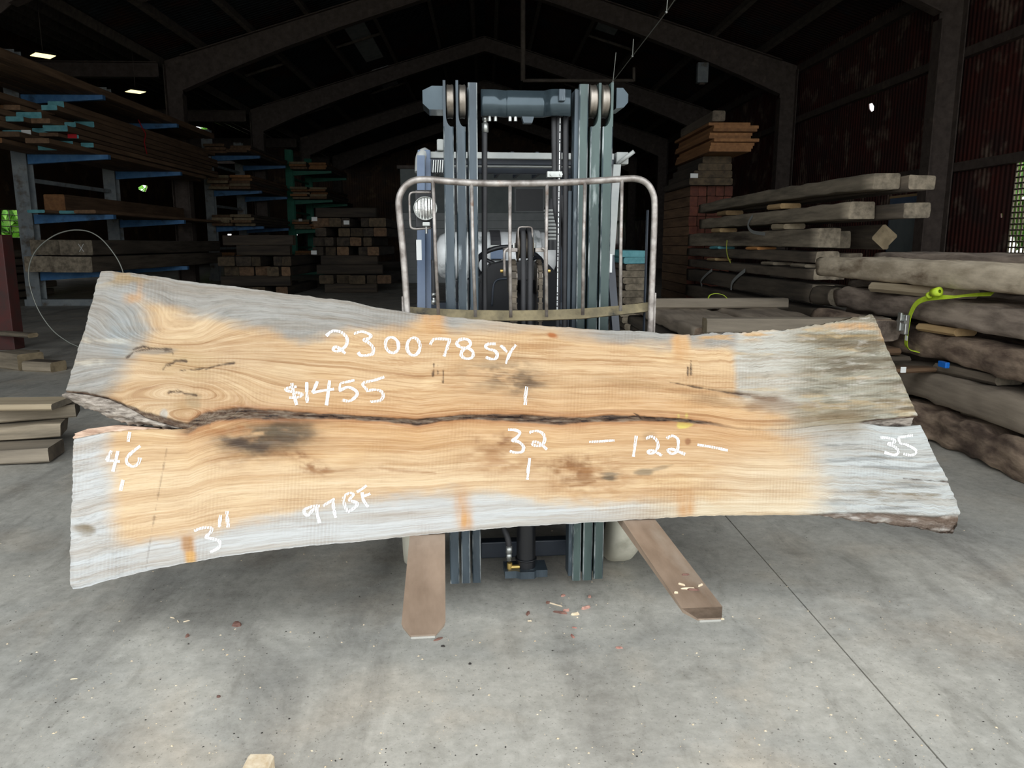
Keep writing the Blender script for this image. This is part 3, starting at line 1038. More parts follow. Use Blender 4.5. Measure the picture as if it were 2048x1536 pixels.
    smoke(C(146, 102, 66), 1005, 880, 44, 20, .95, 0, 15, 24, 12); smoke(C(160, 116, 74), 985, 895, 56, 14, .7, -12, 16); smoke(C(176, 128, 84), 1010, 924, 80, 24, .6, 0, 17)
    smoke(C(152, 108, 68), 1150, 938, 84, 32, .95, 6, 18, 30, 16); smoke(C(180, 132, 84), 1190, 958, 120, 40, .6, 0, 19)
    blob(C(118, 104, 84), 1217, 957, 24, 8, .95, 0, .6, .5); blob(C(128, 112, 90), 1222, 948, 24, 5, .8, 0, .6, .6); blob(C(140, 124, 100), 1290, 944, 20, 8, .8, -8, .7, .6); blob(C(148, 128, 98), 1320, 936, 26, 5, .6, -12, .7)
    dl = seg_dist(u, v, [(1140, 972), (1165, 970), (1190, 962)])
    mixin(C(150, 104, 62), np.exp(-((dl + n2 * 5) / 2.5) ** 2) * .6)
    blob(C(150, 120, 84), 1300, 875, 20, 14, .5, 0, .8, .9)
    blob(C(120, 98, 84), 1536, 798, 44, 8, .9, 3, .8, .9); blob(C(146, 122, 100), 1540, 806, 90, 22, .7, 4, .7, .9)
    blob(C(150, 118, 84), 1420, 800, 120, 14, .55, 12, .6, .9); blob(C(128, 104, 80), 1490, 788, 80, 8, .6, 8, .7, .9)
    blob(C(186, 152, 108), 1270, 765, 150, 14, .4, 10, .6, .9)
    # knots and rust-orange cross marks from the stacking strips
    blob(C(182, 108, 54), 1103, 670, 14, 8, .9, 15, .5, .6)
    blob(C(150, 96, 60), 1376, 884, 8, 10, .7)
    blob(C(152, 142, 124), 170, 1060, 24, 15, .8, 10, .5, .8); blob(C(140, 128, 106), 178, 1058, 16, 9, .7, 10, .4, .8)
    for cu, cv, ru, rv, s in ((866, 645, 24, 26, .75), (880, 632, 10, 14, .7), (925, 1012, 18, 34, .7), (931, 1042, 14, 18, .95), (1372, 1005, 20, 30, .65), (1372, 1022, 14, 16, .6), (1362, 690, 18, 34, .75), (376, 1084, 14, 16, .8), (381, 1108, 12, 16, .95), (268, 596, 22, 10, .6), (279, 580, 6, 20, .4), (1772, 668, 14, 12, .6), (1700, 653, 60, 7, .7)):
        mixin(org, np.exp(-(np.abs(u - cu + n1 * 12) / ru) ** 3 - (np.abs(v - cv + n1 * 14) / rv) ** 3) * s * (.65 + .9 * fbm(u / 5, v / 40, 3, 66) + .25))
    mixin(C(176, 132, 86), np.exp(-((u - 375) / 11.0) ** 4) * sst(1068, 1078, v) * (1 - sst(1096, 1106, v)) * .7)
    mixin(C(236, 190, 116), np.exp(-((u - 381) / 10.0) ** 4) * sst(1100, 1108, v) * .8)
    # swirling knot area at upper left
    blob(C(196, 168, 122), 375, 730, 90, 42, .55, 0, .5, .9); blob(C(186, 150, 104), 368, 812, 34, 26, .7, 20, .6, .9); blob(C(168, 150, 118), 385, 800, 22, 20, .5)
    blob(C(150, 142, 130), 310, 703, 48, 8, .8, -3, .4, .6)
    blob(C(198, 198, 192), 328, 828, 10, 12, .8, 0, .3)
    # yellow paint splash on the crack
    blob(C(236, 222, 120), 1369, 846, 17, 11, 1.0, 0, .5, .25); blob(C(236, 224, 130), 1357, 834, 3, 9, .9, 0, .5); blob(C(236, 224, 130), 1373, 832, 4, 7, .9, 0, .5)
    # bark inclusion along the crack
    hw = ipl([(250, 3), (300, 10), (345, 11), (375, 9), (437, 12), (500, 12), (560, 9), (650, 5), (776, 5), (834, 7), (900, 4.5), (960, 5), (1039, 8), (1120, 8), (1180, 5.5), (1226, 7), (1284, 5), (1353, 3.5), (1420, 2.5), (1470, 2), (1540, 1.2), (1700, 1.2), (1730, 3), (1850, 3)], u)
    dcr2 = np.minimum(np.abs(v - ipl(CU_, u)), np.where(u > 370, np.abs(v - ipl(CR_, u)), 1e9))
    dcr2 = dcr2 * np.where(u < 420, .8, 1) + n2 * 5
    bark = sst(hw * 1.25, hw * .65, dcr2)
    bark = np.where(up, bark, bark * sst(335, 400, u))
    bark = bark * (1 - .8 * sst(1390, 1470, u) * (1 - sst(1712, 1738, u)))
    mixin(C(166, 104, 58), np.exp(-(np.maximum(dcr2 - hw, 0) / 7.0) ** 2) * .6 * sst(330, 400, u) * (1 - sst(1380, 1480, u)))
    bn = fbm(u / 26, v / 3.2, 4, 71)
    bc = C(96, 74, 58)[None, :] * (1 - sst(-.05, .25, bn))[:, None] + C(150, 134, 116)[None, :] * sst(-.05, .25, bn)[:, None]
    bc = np.where((bn < -.14)[:, None], C(48, 34, 28)[None, :], bc)
    col = col * (1 - bark[:, None]) + bc * bark[:, None]
    # barky lower right edge
    be = sst(-2, 3, v - ipl(FE_, u) + n2 * 5) * (~up) * sst(1590, 1640, u)
    bn2 = fbm(u / 30, v / 8, 4, 83)
    bc2 = C(132, 116, 104)[None, :] * (1 - sst(-.1, .2, bn2))[:, None] + C(206, 200, 192)[None, :] * sst(-.1, .2, bn2)[:, None]
    col = col * (1 - be[:, None]) + bc2 * be[:, None]
    crk = np.zeros(u.size)
    for pts, w in CRACKS:
        sel = (u > min(p[0] for p in pts) - 12) & (u < max(p[0] for p in pts) + 12) & (v > min(p[1] for p in pts) - 12) & (v < max(p[1] for p in pts) + 12)
        d = np.full(u.size, 99.0)
        d[sel] = seg_dist(u[sel], v[sel], pts) + n2[sel] * 6
        crk = np.maximum(crk, sst(w + .9, w * .4 - .5, d) * (.4 if w <= .8 else .9) * (.55 + .9 * np.clip(n1 + .5, 0, 1)).clip(0, 1))
    mixin(C(78, 60, 48), crk)
    return col, bark, np.clip(np.maximum.reduce([gl, gt * .8, gr_, gl2]), 0, 1), crk, be, hw


def grain_coord(u, v, s, t):
    """Across-grain coordinate: follows the board's edges, bent round the knots."""
    g = t.copy()
    for cu, cv, r, a in ((350, 715, 95, .20), (372, 808, 52, -.26), (265, 700, 70, .12), (1103, 670, 26, .02), (170, 1060, 34, .03)):
        d2 = ((u - cu) / (1.7 * r)) ** 2 + ((v - cv) / r) ** 2
        g = g + a * np.exp(-d2) * np.tanh((v - cv) / (r * .3)) * 1.2
    return g + .02 * fbm(u / 150, v / 60, 4, 90)


def build_slab():
    NS, NU, NL = 860, 128, 128
    s = np.linspace(0, 1, NS)
    def curve(pts):
        x = pts[0][0] + (pts[-1][0] - pts[0][0]) * s
        return x, ipl(pts, x)
    tx, ty = curve(T_); ux, uy = curve(CU_); lx, ly = curve(CL_); bx, by_ = curve(B_)
    # ragged edges
    ty = ty + (fbm(tx / 22, tx * 0 + 3, 5, 11)) * 4.0 + np.where(tx > 1380, fbm(tx / 16, tx * 0 + 8, 5, 13) * 9, 0)
    by_ = by_ + fbm(bx / 12, bx * 0 + 3, 4, 12) * 2.5 + np.where(bx > 1640, fbm(bx / 9, bx * 0 + 7, 4, 19) * 9, 0)
    def patch(x0, y0, x1, y1, n, right, left):
        t = np.linspace(0, 1, n)[:, None]
        U = x0[None, :] * (1 - t) + x1[None, :] * t
        V = y0[None, :] * (1 - t) + y1[None, :] * t
        S = np.tile(s[None, :], (n, 1)); Tt = np.tile(t, (1, NS))
        U = U + ipl(right, Tt) * sst(.9, 1, S) + ipl(left, Tt) * sst(.06, 0, S)
        U = U + fbm(V / 7, V * 0 + 2, 3, 17) * 5 * (sst(.985, 1, S) + sst(.015, 0, S))
        return U, V, S, Tt
    U1, V1, S1, T1 = patch(tx, ty, ux, uy, NU, [(0, 0), (.5, -2), (1, 0)], [(0, 0), (.5, 2), (1, 0)])
    U2, V2, S2, T2 = patch(lx, ly, bx, by_, NL, [(0, 0), (.3, 10), (.5, 20), (.52, 17), (.65, 22), (.8, 24), (.92, 16), (1, 0)], [(0, 0), (.5, -4), (.8, -6), (.95, -5), (1, 0)])
    u = np.concatenate([U1.ravel(), U2.ravel()]); v = np.concatenate([V1.ravel(), V2.ravel()])
    ss_ = np.concatenate([S1.ravel(), S2.ravel()]); tt = np.concatenate([T1.ravel(), 1 + T2.ravel()])
    half = np.concatenate([np.zeros(U1.size), np.ones(U2.size)])
    col, bark, grey, crk, be, hw = slab_paint(u, v, half)
    X, Z = slab_uv(u, v)
    # relief: bark groove, cracks, rounded ends, bark rolling back at lower right
    Y = np.zeros(u.size)
    bn = fbm(u / 20, v / 4, 4, 71)
    Y += bark * (.007 + .012 * (bn + .1))
    Y += crk * .005
    Y += be * (.012 + .03 * np.clip((v - ipl(FE_, u)) / 40, 0, 1) ** 2 + .014 * fbm(u / 16, v / 10, 4, 5))
    edge = np.minimum(np.where(half < .5, tt, 2 - tt), 1)
    Y += .004 * np.exp(-(edge / .012) ** 2) + .004 * (np.exp(-(ss_ / .003) ** 2) + np.exp(-((1 - ss_) / .003) ** 2))
    Y += .0010 * fbm(u / 40, v / 6, 4, 25) + .0012 * grey * fbm(u / 30, v / 3.5, 4, 26)
    n1v = NU * NS
    nv = u.size
    idx = np.arange(nv)
    def quads(off, n):
        a = (off + np.arange(n - 1)[:, None] * NS + np.arange(NS - 1)[None, :]).ravel()
        return np.stack([a, a + NS, a + NS + 1, a + 1], 1)
    front = np.concatenate([quads(0, NU), quads(n1v, NL)])
    # outline loop of each half (for side walls and back)
    def loop(off, n):
        top = off + np.arange(NS)
        rt = off + np.arange(1, n) * NS + NS - 1
        bt = off + (n - 1) * NS + np.arange(NS - 2, -1, -1)
        lf = off + np.arange(n - 2, 0, -1) * NS
        return np.concatenate([top, rt, bt, lf])
    verts = np.stack([X, Y, Z], 1)
    faces = front.tolist()
    smooth = [True] * len(faces)
    matidx = [0] * len(faces)
    vcol = col; tot = nv
    grain = np.stack([X, grain_coord(u, v, ss_, tt) * .42, np.zeros(nv)], 1)
    masks = np.stack([(1 - bark) * np.where(half < .5, 1.0, np.clip(.55 - .4 * sst(940, 1020, v), 0, 1)) * (1 - .6 * grey), grey, np.clip(bark + be, 0, 1), np.ones(nv)], 1)
    extra_v, extra_c, extra_g, extra_m = [], [], [], []
    for off, n in ((0, NU), (n1v, NL)):
        lp = loop(off, n)
        k = len(lp)
        rings = []
        for d in (.02, .045, THICK):
            jit = fbm(X[lp] * 25, Z[lp] * 25 + d * 60, 3, 6) * .008
            P = np.stack([X[lp] + jit, np.full(k, d), Z[lp] + jit], 1)
            rings.append(np.arange(tot, tot + k)); tot += k
            extra_v.append(P)
            extra_c.append(np.clip(vcol[lp] * .9, 0, 1)); extra_g.append(np.stack([X[lp], Z[lp] + d, np.zeros(k)], 1))
            mm = masks[lp].copy(); extra_m.append(mm)
        prev = lp
        for rg in rings:
            nx = np.roll(prev, -1); rx = np.roll(rg, -1)
            q = np.stack([prev, nx, rx, rg], 1)[:, ::-1]
            faces += q.tolist(); smooth += [True] * k; matidx += [0] * k
            prev = rg
        # back face: quads between the top run and the bottom run
        last = rings[-1]
        topb = last[:NS]
        botb = last[NS + n - 2: NS + n - 2 + NS][::-1] if True else None
        botb = last[(NS + n - 1) - 1: (NS + n - 1) - 1 + NS][::-1]
        q = np.stack([topb[:-1], topb[1:], botb[1:], botb[:-1]], 1)
        faces += q.tolist(); smooth += [False] * len(q); matidx += [0] * len(q)
    V = np.concatenate([verts] + extra_v)
    me = bpy.data.meshes.new('board')
    me.from_pydata(V.tolist(), [], faces)
    me.polygons.foreach_set('use_smooth', smooth)
    cc = np.concatenate([col] + extra_c)
    ca = me.attributes.new('tint', 'FLOAT_COLOR', 'POINT')
    ca.data.foreach_set('color', np.concatenate([cc, np.ones((len(cc), 1))], 1).ravel())
    ga = me.attributes.new('grain', 'FLOAT_VECTOR', 'POINT')
    ga.data.foreach_set('vector', np.concatenate([grain] + extra_g).ravel())
    ma = me.attributes.new('masks', 'FLOAT_COLOR', 'POINT')
    ma.data.foreach_set('color', np.concatenate([masks] + extra_m).ravel())
    me.materials.append(slab_material())
    root = empty('wood_slab')
    root.matrix_world = SLAB_M
    tag(root, 'huge live-edge wood slab with white chalk prices standing on the forklift forks', 'wood slab')
    o = bpy.data.objects.new('board', me)
    COL.objects.link(o)
    o.parent = root
    return root


def slab_material():
    m = bpy.data.materials.new('slab_wood')
    m.use_nodes = True
    N, L = m.node_tree.nodes, m.node_tree.links
    bs = N['Principled BSDF']
    bs.inputs['Roughness'].default_value = 0.72
    bs.inputs['Specular IOR Level'].default_value = 0.25
    at = N.new('ShaderNodeAttribute'); at.attribute_name = 'tint'
    ag = N.new('ShaderNodeAttribute'); ag.attribute_name = 'grain'
    am = N.new('ShaderNodeAttribute'); am.attribute_name = 'masks'
    sp = N.new('ShaderNodeSeparateColor')
    L.new(am.outputs['Color'], sp.inputs[0])
    tc = N.new('ShaderNodeTexCoord')

    def nz(src, sc, scale, detail=5, rough=.6, dist=0.0):
        mp = N.new('ShaderNodeMapping'); mp.inputs['Scale'].default_value = sc
        L.new(src, mp.inputs['Vector'])
        n = N.new('ShaderNodeTexNoise')
        n.inputs['Scale'].default_value = scale; n.inputs['Detail'].default_value = detail
        n.inputs['Roughness'].default_value = rough; n.inputs['Distortion'].default_value = dist
        L.new(mp.outputs[0], n.inputs['Vector'])
        return n.outputs['Fac']

    def mr(x, a, b, c, d):
        r = N.new('ShaderNodeMapRange')
        for i, q in enumerate((a, b, c, d)):
            r.inputs[i + 1].default_value = q
        L.new(x, r.inputs[0])
        return r.outputs[0]

    def mul(a, b):
        x = N.new('ShaderNodeMath'); x.operation = 'MULTIPLY'
        for i, q in enumerate((a, b)):
            if isinstance(q, float): x.inputs[i].default_value = q
            else: L.new(q, x.inputs[i])
        return x.outputs[0]

    def mixc(kind, fac, a, b):
        x = N.new('ShaderNodeMix'); x.data_type = 'RGBA'; x.blend_type = kind
        if isinstance(fac, float): x.inputs['Factor'].default_value = fac
        else: L.new(fac, x.inputs['Factor'])
        for k, q in (('A', a), ('B', b)):
            if isinstance(q, tuple): x.inputs[k].default_value = q
            else: L.new(q, x.inputs[k])
        return x.outputs['Result']

    G = ag.outputs['Vector']
    broad = nz(G, (.7, 30, 1), 1.0, 7, .7, .5)
    fine = nz(G, (5, 190, 1), 1.0, 5, .65, .15)
    fibre = nz(G, (22, 620, 1), 1.0, 3, .6)
    c = at.outputs['Color']
    c = mixc('MULTIPLY', mr(broad, .44, .62, .0, .75), c, (.76, .66, .56, 1))
    c = mixc('MULTIPLY', mr(fine, .5, .72, .0, .7), c, (.68, .61, .55, 1))
    line = nz(G, (.32, 64, 1), 1.0, 3, .5, .3)
    c = mixc('MULTIPLY', mul(mr(line, .585, .66, .0, .62), sp.outputs['Red']), c, (.60, .46, .34, 1))
    c = mixc('MULTIPLY', mr(fibre, .45, .75, .0, .5), c, (.72, .68, .64, 1))
    c = mixc('SCREEN', mr(fine, .5, .25, .0, .16), c, (.5, .46, .4, 1))
    # grey parts show stronger fibre contrast, speckled
    spk = nz(G, (16, 130, 1), 1.0, 6, .75)
    c = mixc('MULTIPLY', mul(mr(spk, .5, .7, 0, .8), sp.outputs['Green']), c, (.56, .56, .54, 1))
    # band-saw marks: fine upright ripples, in patches
    wv = N.new('ShaderNodeTexWave'); wv.wave_type = 'BANDS'; wv.bands_direction = 'X'
    wv.inputs['Scale'].default_value = 24.0; wv.inputs['Distortion'].default_value = .35; wv.inputs['Detail Scale'].default_value = .6
    mpw = N.new('ShaderNodeMapping'); mpw.inputs['Rotation'].default_value = (0, R(-4), 0)
    L.new(tc.outputs['Object'], mpw.inputs['Vector'])
    L.new(mpw.outputs[0], wv.inputs['Vector'])
    patch = mr(nz(tc.outputs['Object'], (1, 1, 1.6), 3.2, 3), .48, .66, 0, 1)
    saw = mul(patch, wv.outputs['Fac'])
    c = mixc('MULTIPLY', mul(saw, .22), c, (.62, .52, .44, 1))
    L.new(c, bs.inputs['Base Color'])
    h1 = N.new('ShaderNodeBump'); h1.inputs['Distance'].default_value = .0012
    L.new(fine, h1.inputs['Height'])
    h2 = N.new('ShaderNodeBump'); h2.inputs['Distance'].default_value = .0014
    L.new(saw, h2.inputs['Height']); L.new(h1.outputs[0], h2.inputs['Normal'])
    h3 = N.new('ShaderNodeBump'); h3.inputs['Distance'].default_value = .006
    L.new(mul(nz(tc.outputs['Object'], (30, 60, 120), 1, 6, .7), sp.outputs['Blue']), h3.inputs['Height'])
    L.new(h2.outputs[0], h3.inputs['Normal'])
    L.new(h3.outputs[0], bs.inputs['Normal'])
    MATS['slab_wood'] = m
    return m


def chalk_material():
    m = bpy.data.materials.new('chalk')
    m.use_nodes = True
    N, L = m.node_tree.nodes, m.node_tree.links
    bs = N['Principled BSDF']
    bs.inputs['Base Color'].default_value = (.9, .9, .88, 1)
    bs.inputs['Roughness'].default_value = .95
    tc = N.new('ShaderNodeTexCoord')
    wv = N.new('ShaderNodeTexWave'); wv.bands_direction = 'X'
    wv.inputs['Scale'].default_value = 34.0; wv.inputs['Distortion'].default_value = .8; wv.inputs['Detail Scale'].default_value = 2.0
    mp = N.new('ShaderNodeMapping'); mp.inputs['Rotation'].default_value = (0, R(-14), 0)
    L.new(tc.outputs['Object'], mp.inputs['Vector']); L.new(mp.outputs[0], wv.inputs['Vector'])
    n = N.new('ShaderNodeTexNoise'); n.inputs['Scale'].default_value = 14.0; n.inputs['Detail'].default_value = 3
    L.new(tc.outputs['Object'], n.inputs['Vector'])
    n2 = N.new('ShaderNodeTexNoise'); n2.inputs['Scale'].default_value = 160.0; n2.inputs['Detail'].default_value = 3
    L.new(tc.outputs['Object'], n2.inputs['Vector'])
    a = N.new('ShaderNodeMath'); a.operation = 'ADD'
    L.new(wv.outputs['Fac'], a.inputs[0]); L.new(n.outputs['Fac'], a.inputs[1])
    b = N.new('ShaderNodeMath'); b.operation = 'MULTIPLY_ADD'; b.inputs[1].default_value = .8
    L.new(n2.outputs['Fac'], b.inputs[0]); L.new(a.outputs[0], b.inputs[2])
    r = N.new('ShaderNodeMapRange'); r.inputs[1].default_value = .88; r.inputs[2].default_value = 1.06
    r.inputs[3].default_value = .0; r.inputs[4].default_value = .96
    L.new(b.outputs[0], r.inputs[0])
    L.new(r.outputs[0], bs.inputs['Alpha'])
    MATS['chalk'] = m


def zoomed(ox, oy, k, *strokes):
    return [[(ox + x * k, oy + y * k) for x, y in st] for st in strokes]


def ell(cx, cy_, rx, ry, rot=0, n=14):
    out = []
    for i in range(n + 1):
        t = 2 * math.pi * i / n + .6
        x, y = rx * math.cos(t), ry * math.sin(t)
        out.append((cx + x * math.cos(R(rot)) - y * math.sin(R(rot)), cy_ + x * math.sin(R(rot)) + y * math.cos(R(rot))))
    return out


def chalk_marks(root):
    A = (600, 600, .293)
    D = (540, 740, .127)
    E = (1000, 620, .2994)
    Fz = (100, 820, .293)
    H = (580, 960, .09766)
    J = (1700, 600, .2604)
    G = []
    G.append(zoomed(*A, [(180, 245), (215, 215), (250, 212), (290, 225), (322, 265), (315, 310), (280, 340), (245, 350), (225, 335), (245, 320), (275, 335), (310, 365)]))
    G.append(zoomed(*A, [(368, 232), (405, 218), (440, 219), (484, 242), (470, 262), (437, 272), (470, 292), (500, 327), (496, 366), (460, 377), (415, 378), (397, 357)]))
    G.append(zoomed(*A, ell(628, 308, 44, 54, -18)))
    G.append(zoomed(*A, ell(775, 318, 44, 60, 0)))
    G.append(zoomed(*A, [(888, 305), (912, 270), (960, 265), (1030, 271)], [(1022, 275), (1005, 320), (985, 386)]))
    G.append(zoomed(*A, [(1120, 265), (1085, 275), (1070, 300), (1100, 324), (1150, 330), (1180, 355), (1176, 390), (1140, 401), (1105, 385), (1102, 355), (1132, 330), (1164, 305), (1152, 275), (1120, 265)]))
    G.append(zoomed(*A, [(1335, 300), (1290, 300), (1265, 315), (1285, 335), (1325, 345), (1346, 370), (1335, 400), (1300, 402), (1268, 390)]))
    G.append(zoomed(*A, [(1370, 310), (1415, 355)], [(1474, 306), (1435, 360), (1405, 435)]))
    G.append(zoomed(*A, [(1545, 590), (1535, 715)]))
    G.append(zoomed(*A, [(1420, 885), (1470, 888), (1500, 905), (1480, 938), (1450, 960), (1490, 967), (1525, 1000), (1515, 1035), (1470, 1041), (1430, 1030)]))
    G.append(zoomed(*A, [(1565, 905), (1610, 893), (1655, 910), (1670, 950), (1655, 985), (1620, 996), (1585, 985), (1600, 968), (1640, 980), (1685, 1020)]))
    G.append(zoomed(*A, [(1567, 1080), (1550, 1225)]))
    G.append(zoomed(*D, [(425, 262), (330, 270), (255, 295), (270, 325), (370, 345), (480, 370), (500, 395), (440, 430), (305, 435)], [(345, 205), (375, 370), (420, 550)]))
    G.append(zoomed(*D, [(580, 190), (580, 350), (590, 515)]))
    G.append(zoomed(*D, [(748, 180), (715, 260), (672, 358)], [(672, 358), (800, 330), (1010, 300)], [(940, 165), (915, 370), (890, 555)]))
    G.append(zoomed(*D, [(1330, 160), (1200, 190), (1115, 208)], [(1110, 212), (1100, 270), (1115, 340)], [(1115, 320), (1220, 270), (1330, 310), (1375, 370), (1330, 440), (1240, 490), (1140, 470)]))
    G.append(zoomed(*D, [(1800, 110), (1650, 160), (1500, 190)], [(1500, 190), (1460, 235), (1510, 290), (1540, 340)], [(1540, 330), (1640, 310), (1750, 335), (1785, 410), (1730, 480), (1580, 500)]))
    G.append(zoomed(*E, [(595, 880), (765, 872)]))
    G.append(zoomed(*E, [(910, 840), (900, 910), (890, 980)]))
    G.append(zoomed(*E, [(975, 860), (1010, 845), (1045, 870), (1055, 910), (1035, 945), (1003, 960), (990, 945), (1020, 938), (1080, 972)]))
    G.append(zoomed(*E, [(1112, 858), (1150, 840), (1185, 860), (1190, 900), (1180, 945), (1145, 960), (1120, 935), (1150, 930), (1190, 945), (1240, 965)]))
    G.append(zoomed(*E, [(1318, 900), (1420, 916), (1520, 938)]))
    G.append(zoomed(*Fz, [(545, 150), (535, 215)]))
    G.append(zoomed(*Fz, [(420, 275), (387, 345)], [(387, 345), (480, 350)], [(465, 280), (450, 345), (430, 420)]))
    G.append(zoomed(*Fz, [(618, 245), (560, 290), (525, 330), (530, 365), (570, 386), (605, 362), (615, 325)]))
    G.append(zoomed(*Fz, [(500, 478), (480, 550)]))
    G.append(zoomed(*Fz, [(985, 825), (1040, 805), (1105, 805), (1092, 840), (1065, 868), (1120, 880), (1160, 900), (1150, 940), (1095, 970)]))
    G.append(zoomed(*Fz, [(1165, 715), (1157, 800)], [(1210, 690), (1215, 800)]))
    G.append(zoomed(*H, [(610, 530), (500, 530), (370, 570), (295, 620), (310, 690), (370, 720), (460, 620), (520, 580)], [(540, 500), (560, 700), (610, 880)]))
    G.append(zoomed(*H, [(680, 530), (790, 460), (920, 390)], [(875, 420), (900, 600), (940, 770)]))
    G.append(zoomed(*H, [(1090, 400), (1130, 540), (1180, 650)], [(1090, 390), (1150, 300), (1240, 265), (1300, 300), (1250, 360), (1215, 410), (1330, 450), (1375, 490), (1330, 560), (1180, 660)]))
    G.append(zoomed(*H, [(1370, 245), (1480, 180), (1570, 110)], [(1480, 250), (1500, 400), (1600, 550)], [(1500, 330), (1650, 280)]))
    G.append(zoomed(*J, [(232, 1055), (290, 1060), (338, 1075), (335, 1095), (290, 1105), (345, 1130), (370, 1165), (340, 1190), (262, 1170)]))
    G.append(zoomed(*J, [(480, 1040), (370, 1055)], [(370, 1055), (385, 1100), (430, 1110), (500, 1150), (500, 1180), (460, 1192), (405, 1180)]))
    rg = random.Random(3)
    for g in G:
        mb = MB()
        for st in g:
            if len(st) == 2:
                (a, b), (c, d) = st
                st = [(a + (c - a) * i / 4 + rg.uniform(-.5, .5), b + (d - b) * i / 4 + rg.uniform(-.4, .4)) for i in range(5)]
            P = smooth_path([(x, y, 0) for x, y in st], 5)
            xs, zs = slab_uv([p.x for p in P], [p.y for p in P])
            vs, fs = [], []
            n = len(P)
            for k in range(n):
                k0, k1 = max(k - 1, 0), min(k + 1, n - 1)
                dx, dz = xs[k1] - xs[k0], zs[k1] - zs[k0]
                L_ = math.hypot(dx, dz) or 1
                w = .0043 * (1 + .35 * abs(dz) / L_) * (1 + .35 * noise.noise(Vector((xs[k] * 60, zs[k] * 60, 1))))
                nx, nz_ = -dz / L_ * w, dx / L_ * w
                for sgn in (-1, 1):
                    vs.append((xs[k] + nx * sgn, -.0016, zs[k] + nz_ * sgn))
            for k in range(n - 1):
                fs.append((2 * k, 2 * k + 1, 2 * k + 3, 2 * k + 2))
            mb.add(vs, fs)
        mb.build('chalk_mark', 'chalk', root)


def bark_piece(root, upper, lower, name, d0, d1, amp, seed, bulge=.02):
    """Rough bark strip between two pixel polylines, reaching from depth d0 (face) to d1 (back)."""
    nx, nt = 90, 14
    s = np.linspace(0, 1, nx)
    ux = upper[0][0] + (upper[-1][0] - upper[0][0]) * s; uy = ipl(upper, ux)
    lx = lower[0][0] + (lower[-1][0] - lower[0][0]) * s; ly = ipl(lower, lx)
    ly = ly + fbm(lx / 9, lx * 0 + seed, 4, seed) * 9
    t = np.linspace(0, 1, nt)[:, None]
    U = ux * (1 - t) + lx * t; V = uy * (1 - t) + ly * t
    U = U + fbm(V / 5, V * 0 + seed, 3, seed) * 10 * (sst(.06, 0, np.tile(s, (nt, 1))))
    X, Z = slab_uv(U.ravel(), V.ravel())
    Y = d0 + (d1 - d0) * np.tile(t, (1, nx)).ravel() ** 1.5 + fbm(U.ravel() / 22, V.ravel() / 4.0, 5, seed) * amp - bulge * np.sin(np.pi * np.tile(t, (1, nx)).ravel())
    vs = np.stack([X, Y, Z], 1).tolist()
    vb = [(x, THICK * .95, z) for x, _, z in vs]
    fs = []
    n = len(vs)
    for k in range(nt - 1):
        for i in range(nx - 1):
            a = k * nx + i
            fs.append((a, a + nx, a + nx + 1, a + 1))
            fs.append((n + a, n + a + 1, n + a + nx + 1, n + a + nx))
    rim = [i for i in range(nx)] + [k * nx + nx - 1 for k in range(1, nt)] + [(nt - 1) * nx + i for i in range(nx - 2, -1, -1)] + [k * nx for k in range(nt - 2, 0, -1)]
    for i in range(len(rim)):
        a, b = rim[i], rim[(i + 1) % len(rim)]
        fs.append((a, b, n + b, n + a))
    mb = MB().add(vs + vb, fs, True)
    return mb.build(name, 'slab_bark', root)


mat('slab_bark', rgb(88, 78, 68), rgb(176, 166, 154), 0.9, scale=26, stretch=(.5, 1, 2.2), bump=0.006, bscale=30, c3=rgb(58, 48, 42), s3=18, lo3=.52, hi3=.62)
mat('slab_bark_warm', rgb(150, 120, 100), rgb(206, 180, 158), 0.9, scale=26, stretch=(.4, 1, 2.2), bump=0.004, bscale=30, c3=rgb(120, 92, 74), s3=16, lo3=.56, hi3=.68)
chalk_material()
slab = build_slab()
chalk_marks(slab)
bark_piece(slab, [(129, 785), (170, 789), (217, 799), (264, 820), (290, 836), (330, 849), (362, 857)], [(122, 793), (150, 812), (197, 830), (249, 850), (300, 853), (345, 859), (366, 858)], 'bark_strip', .004, .03, .03, 31, .012)
o = bark_piece(slab, [(148, 867), (173, 858), (226, 851), (264, 853), (305, 856), (350, 859)], [(147, 879), (217, 866), (264, 862), (305, 860), (330, 859), (352, 860)], 'bark_strip', .006, .004, .012, 37, .004)
o.data.materials.clear(); o.data.materials.append(MATS['slab_bark_warm'])
bark_piece(slab, [(1726, 840), (1760, 839), (1800, 838), (1834, 834)], [(1726, 850), (1760, 853), (1800, 855), (1832, 852)], 'bark_pocket', .022, .03, .012, 43, 0)


# ------------------------------------------------------------------ forklift
q = at_y(1056, 700, 3.13)
FK = empty('forklift', (q.x, q.y, 0), FYAW)
tag(FK, 'dark slate forklift facing the viewer with triple mast and steel load backrest', 'forklift')
FKM = Matrix.Translation((q.x, q.y, 0)) @ Matrix.Rotation(FYAW, 4, 'Z')
FKI = FKM.inverted()
FE = FKI @ EYE
FKR = FKI.to_3x3()


def fk(u, v, yl):                               # pixel -> forklift local point at local depth yl
    d = FKR @ ray(u, v)
    t = (yl - FE.y) / d.y
    return FE + d * t


def fkz(u, v, z):
    d = FKR @ ray(u, v)
    t = (z - FE.z) / d.z
    return FE + d * t


def fx(u, v, yl): return fk(u, v, yl).x
def fz(u, v, yl): return fk(u, v, yl).z


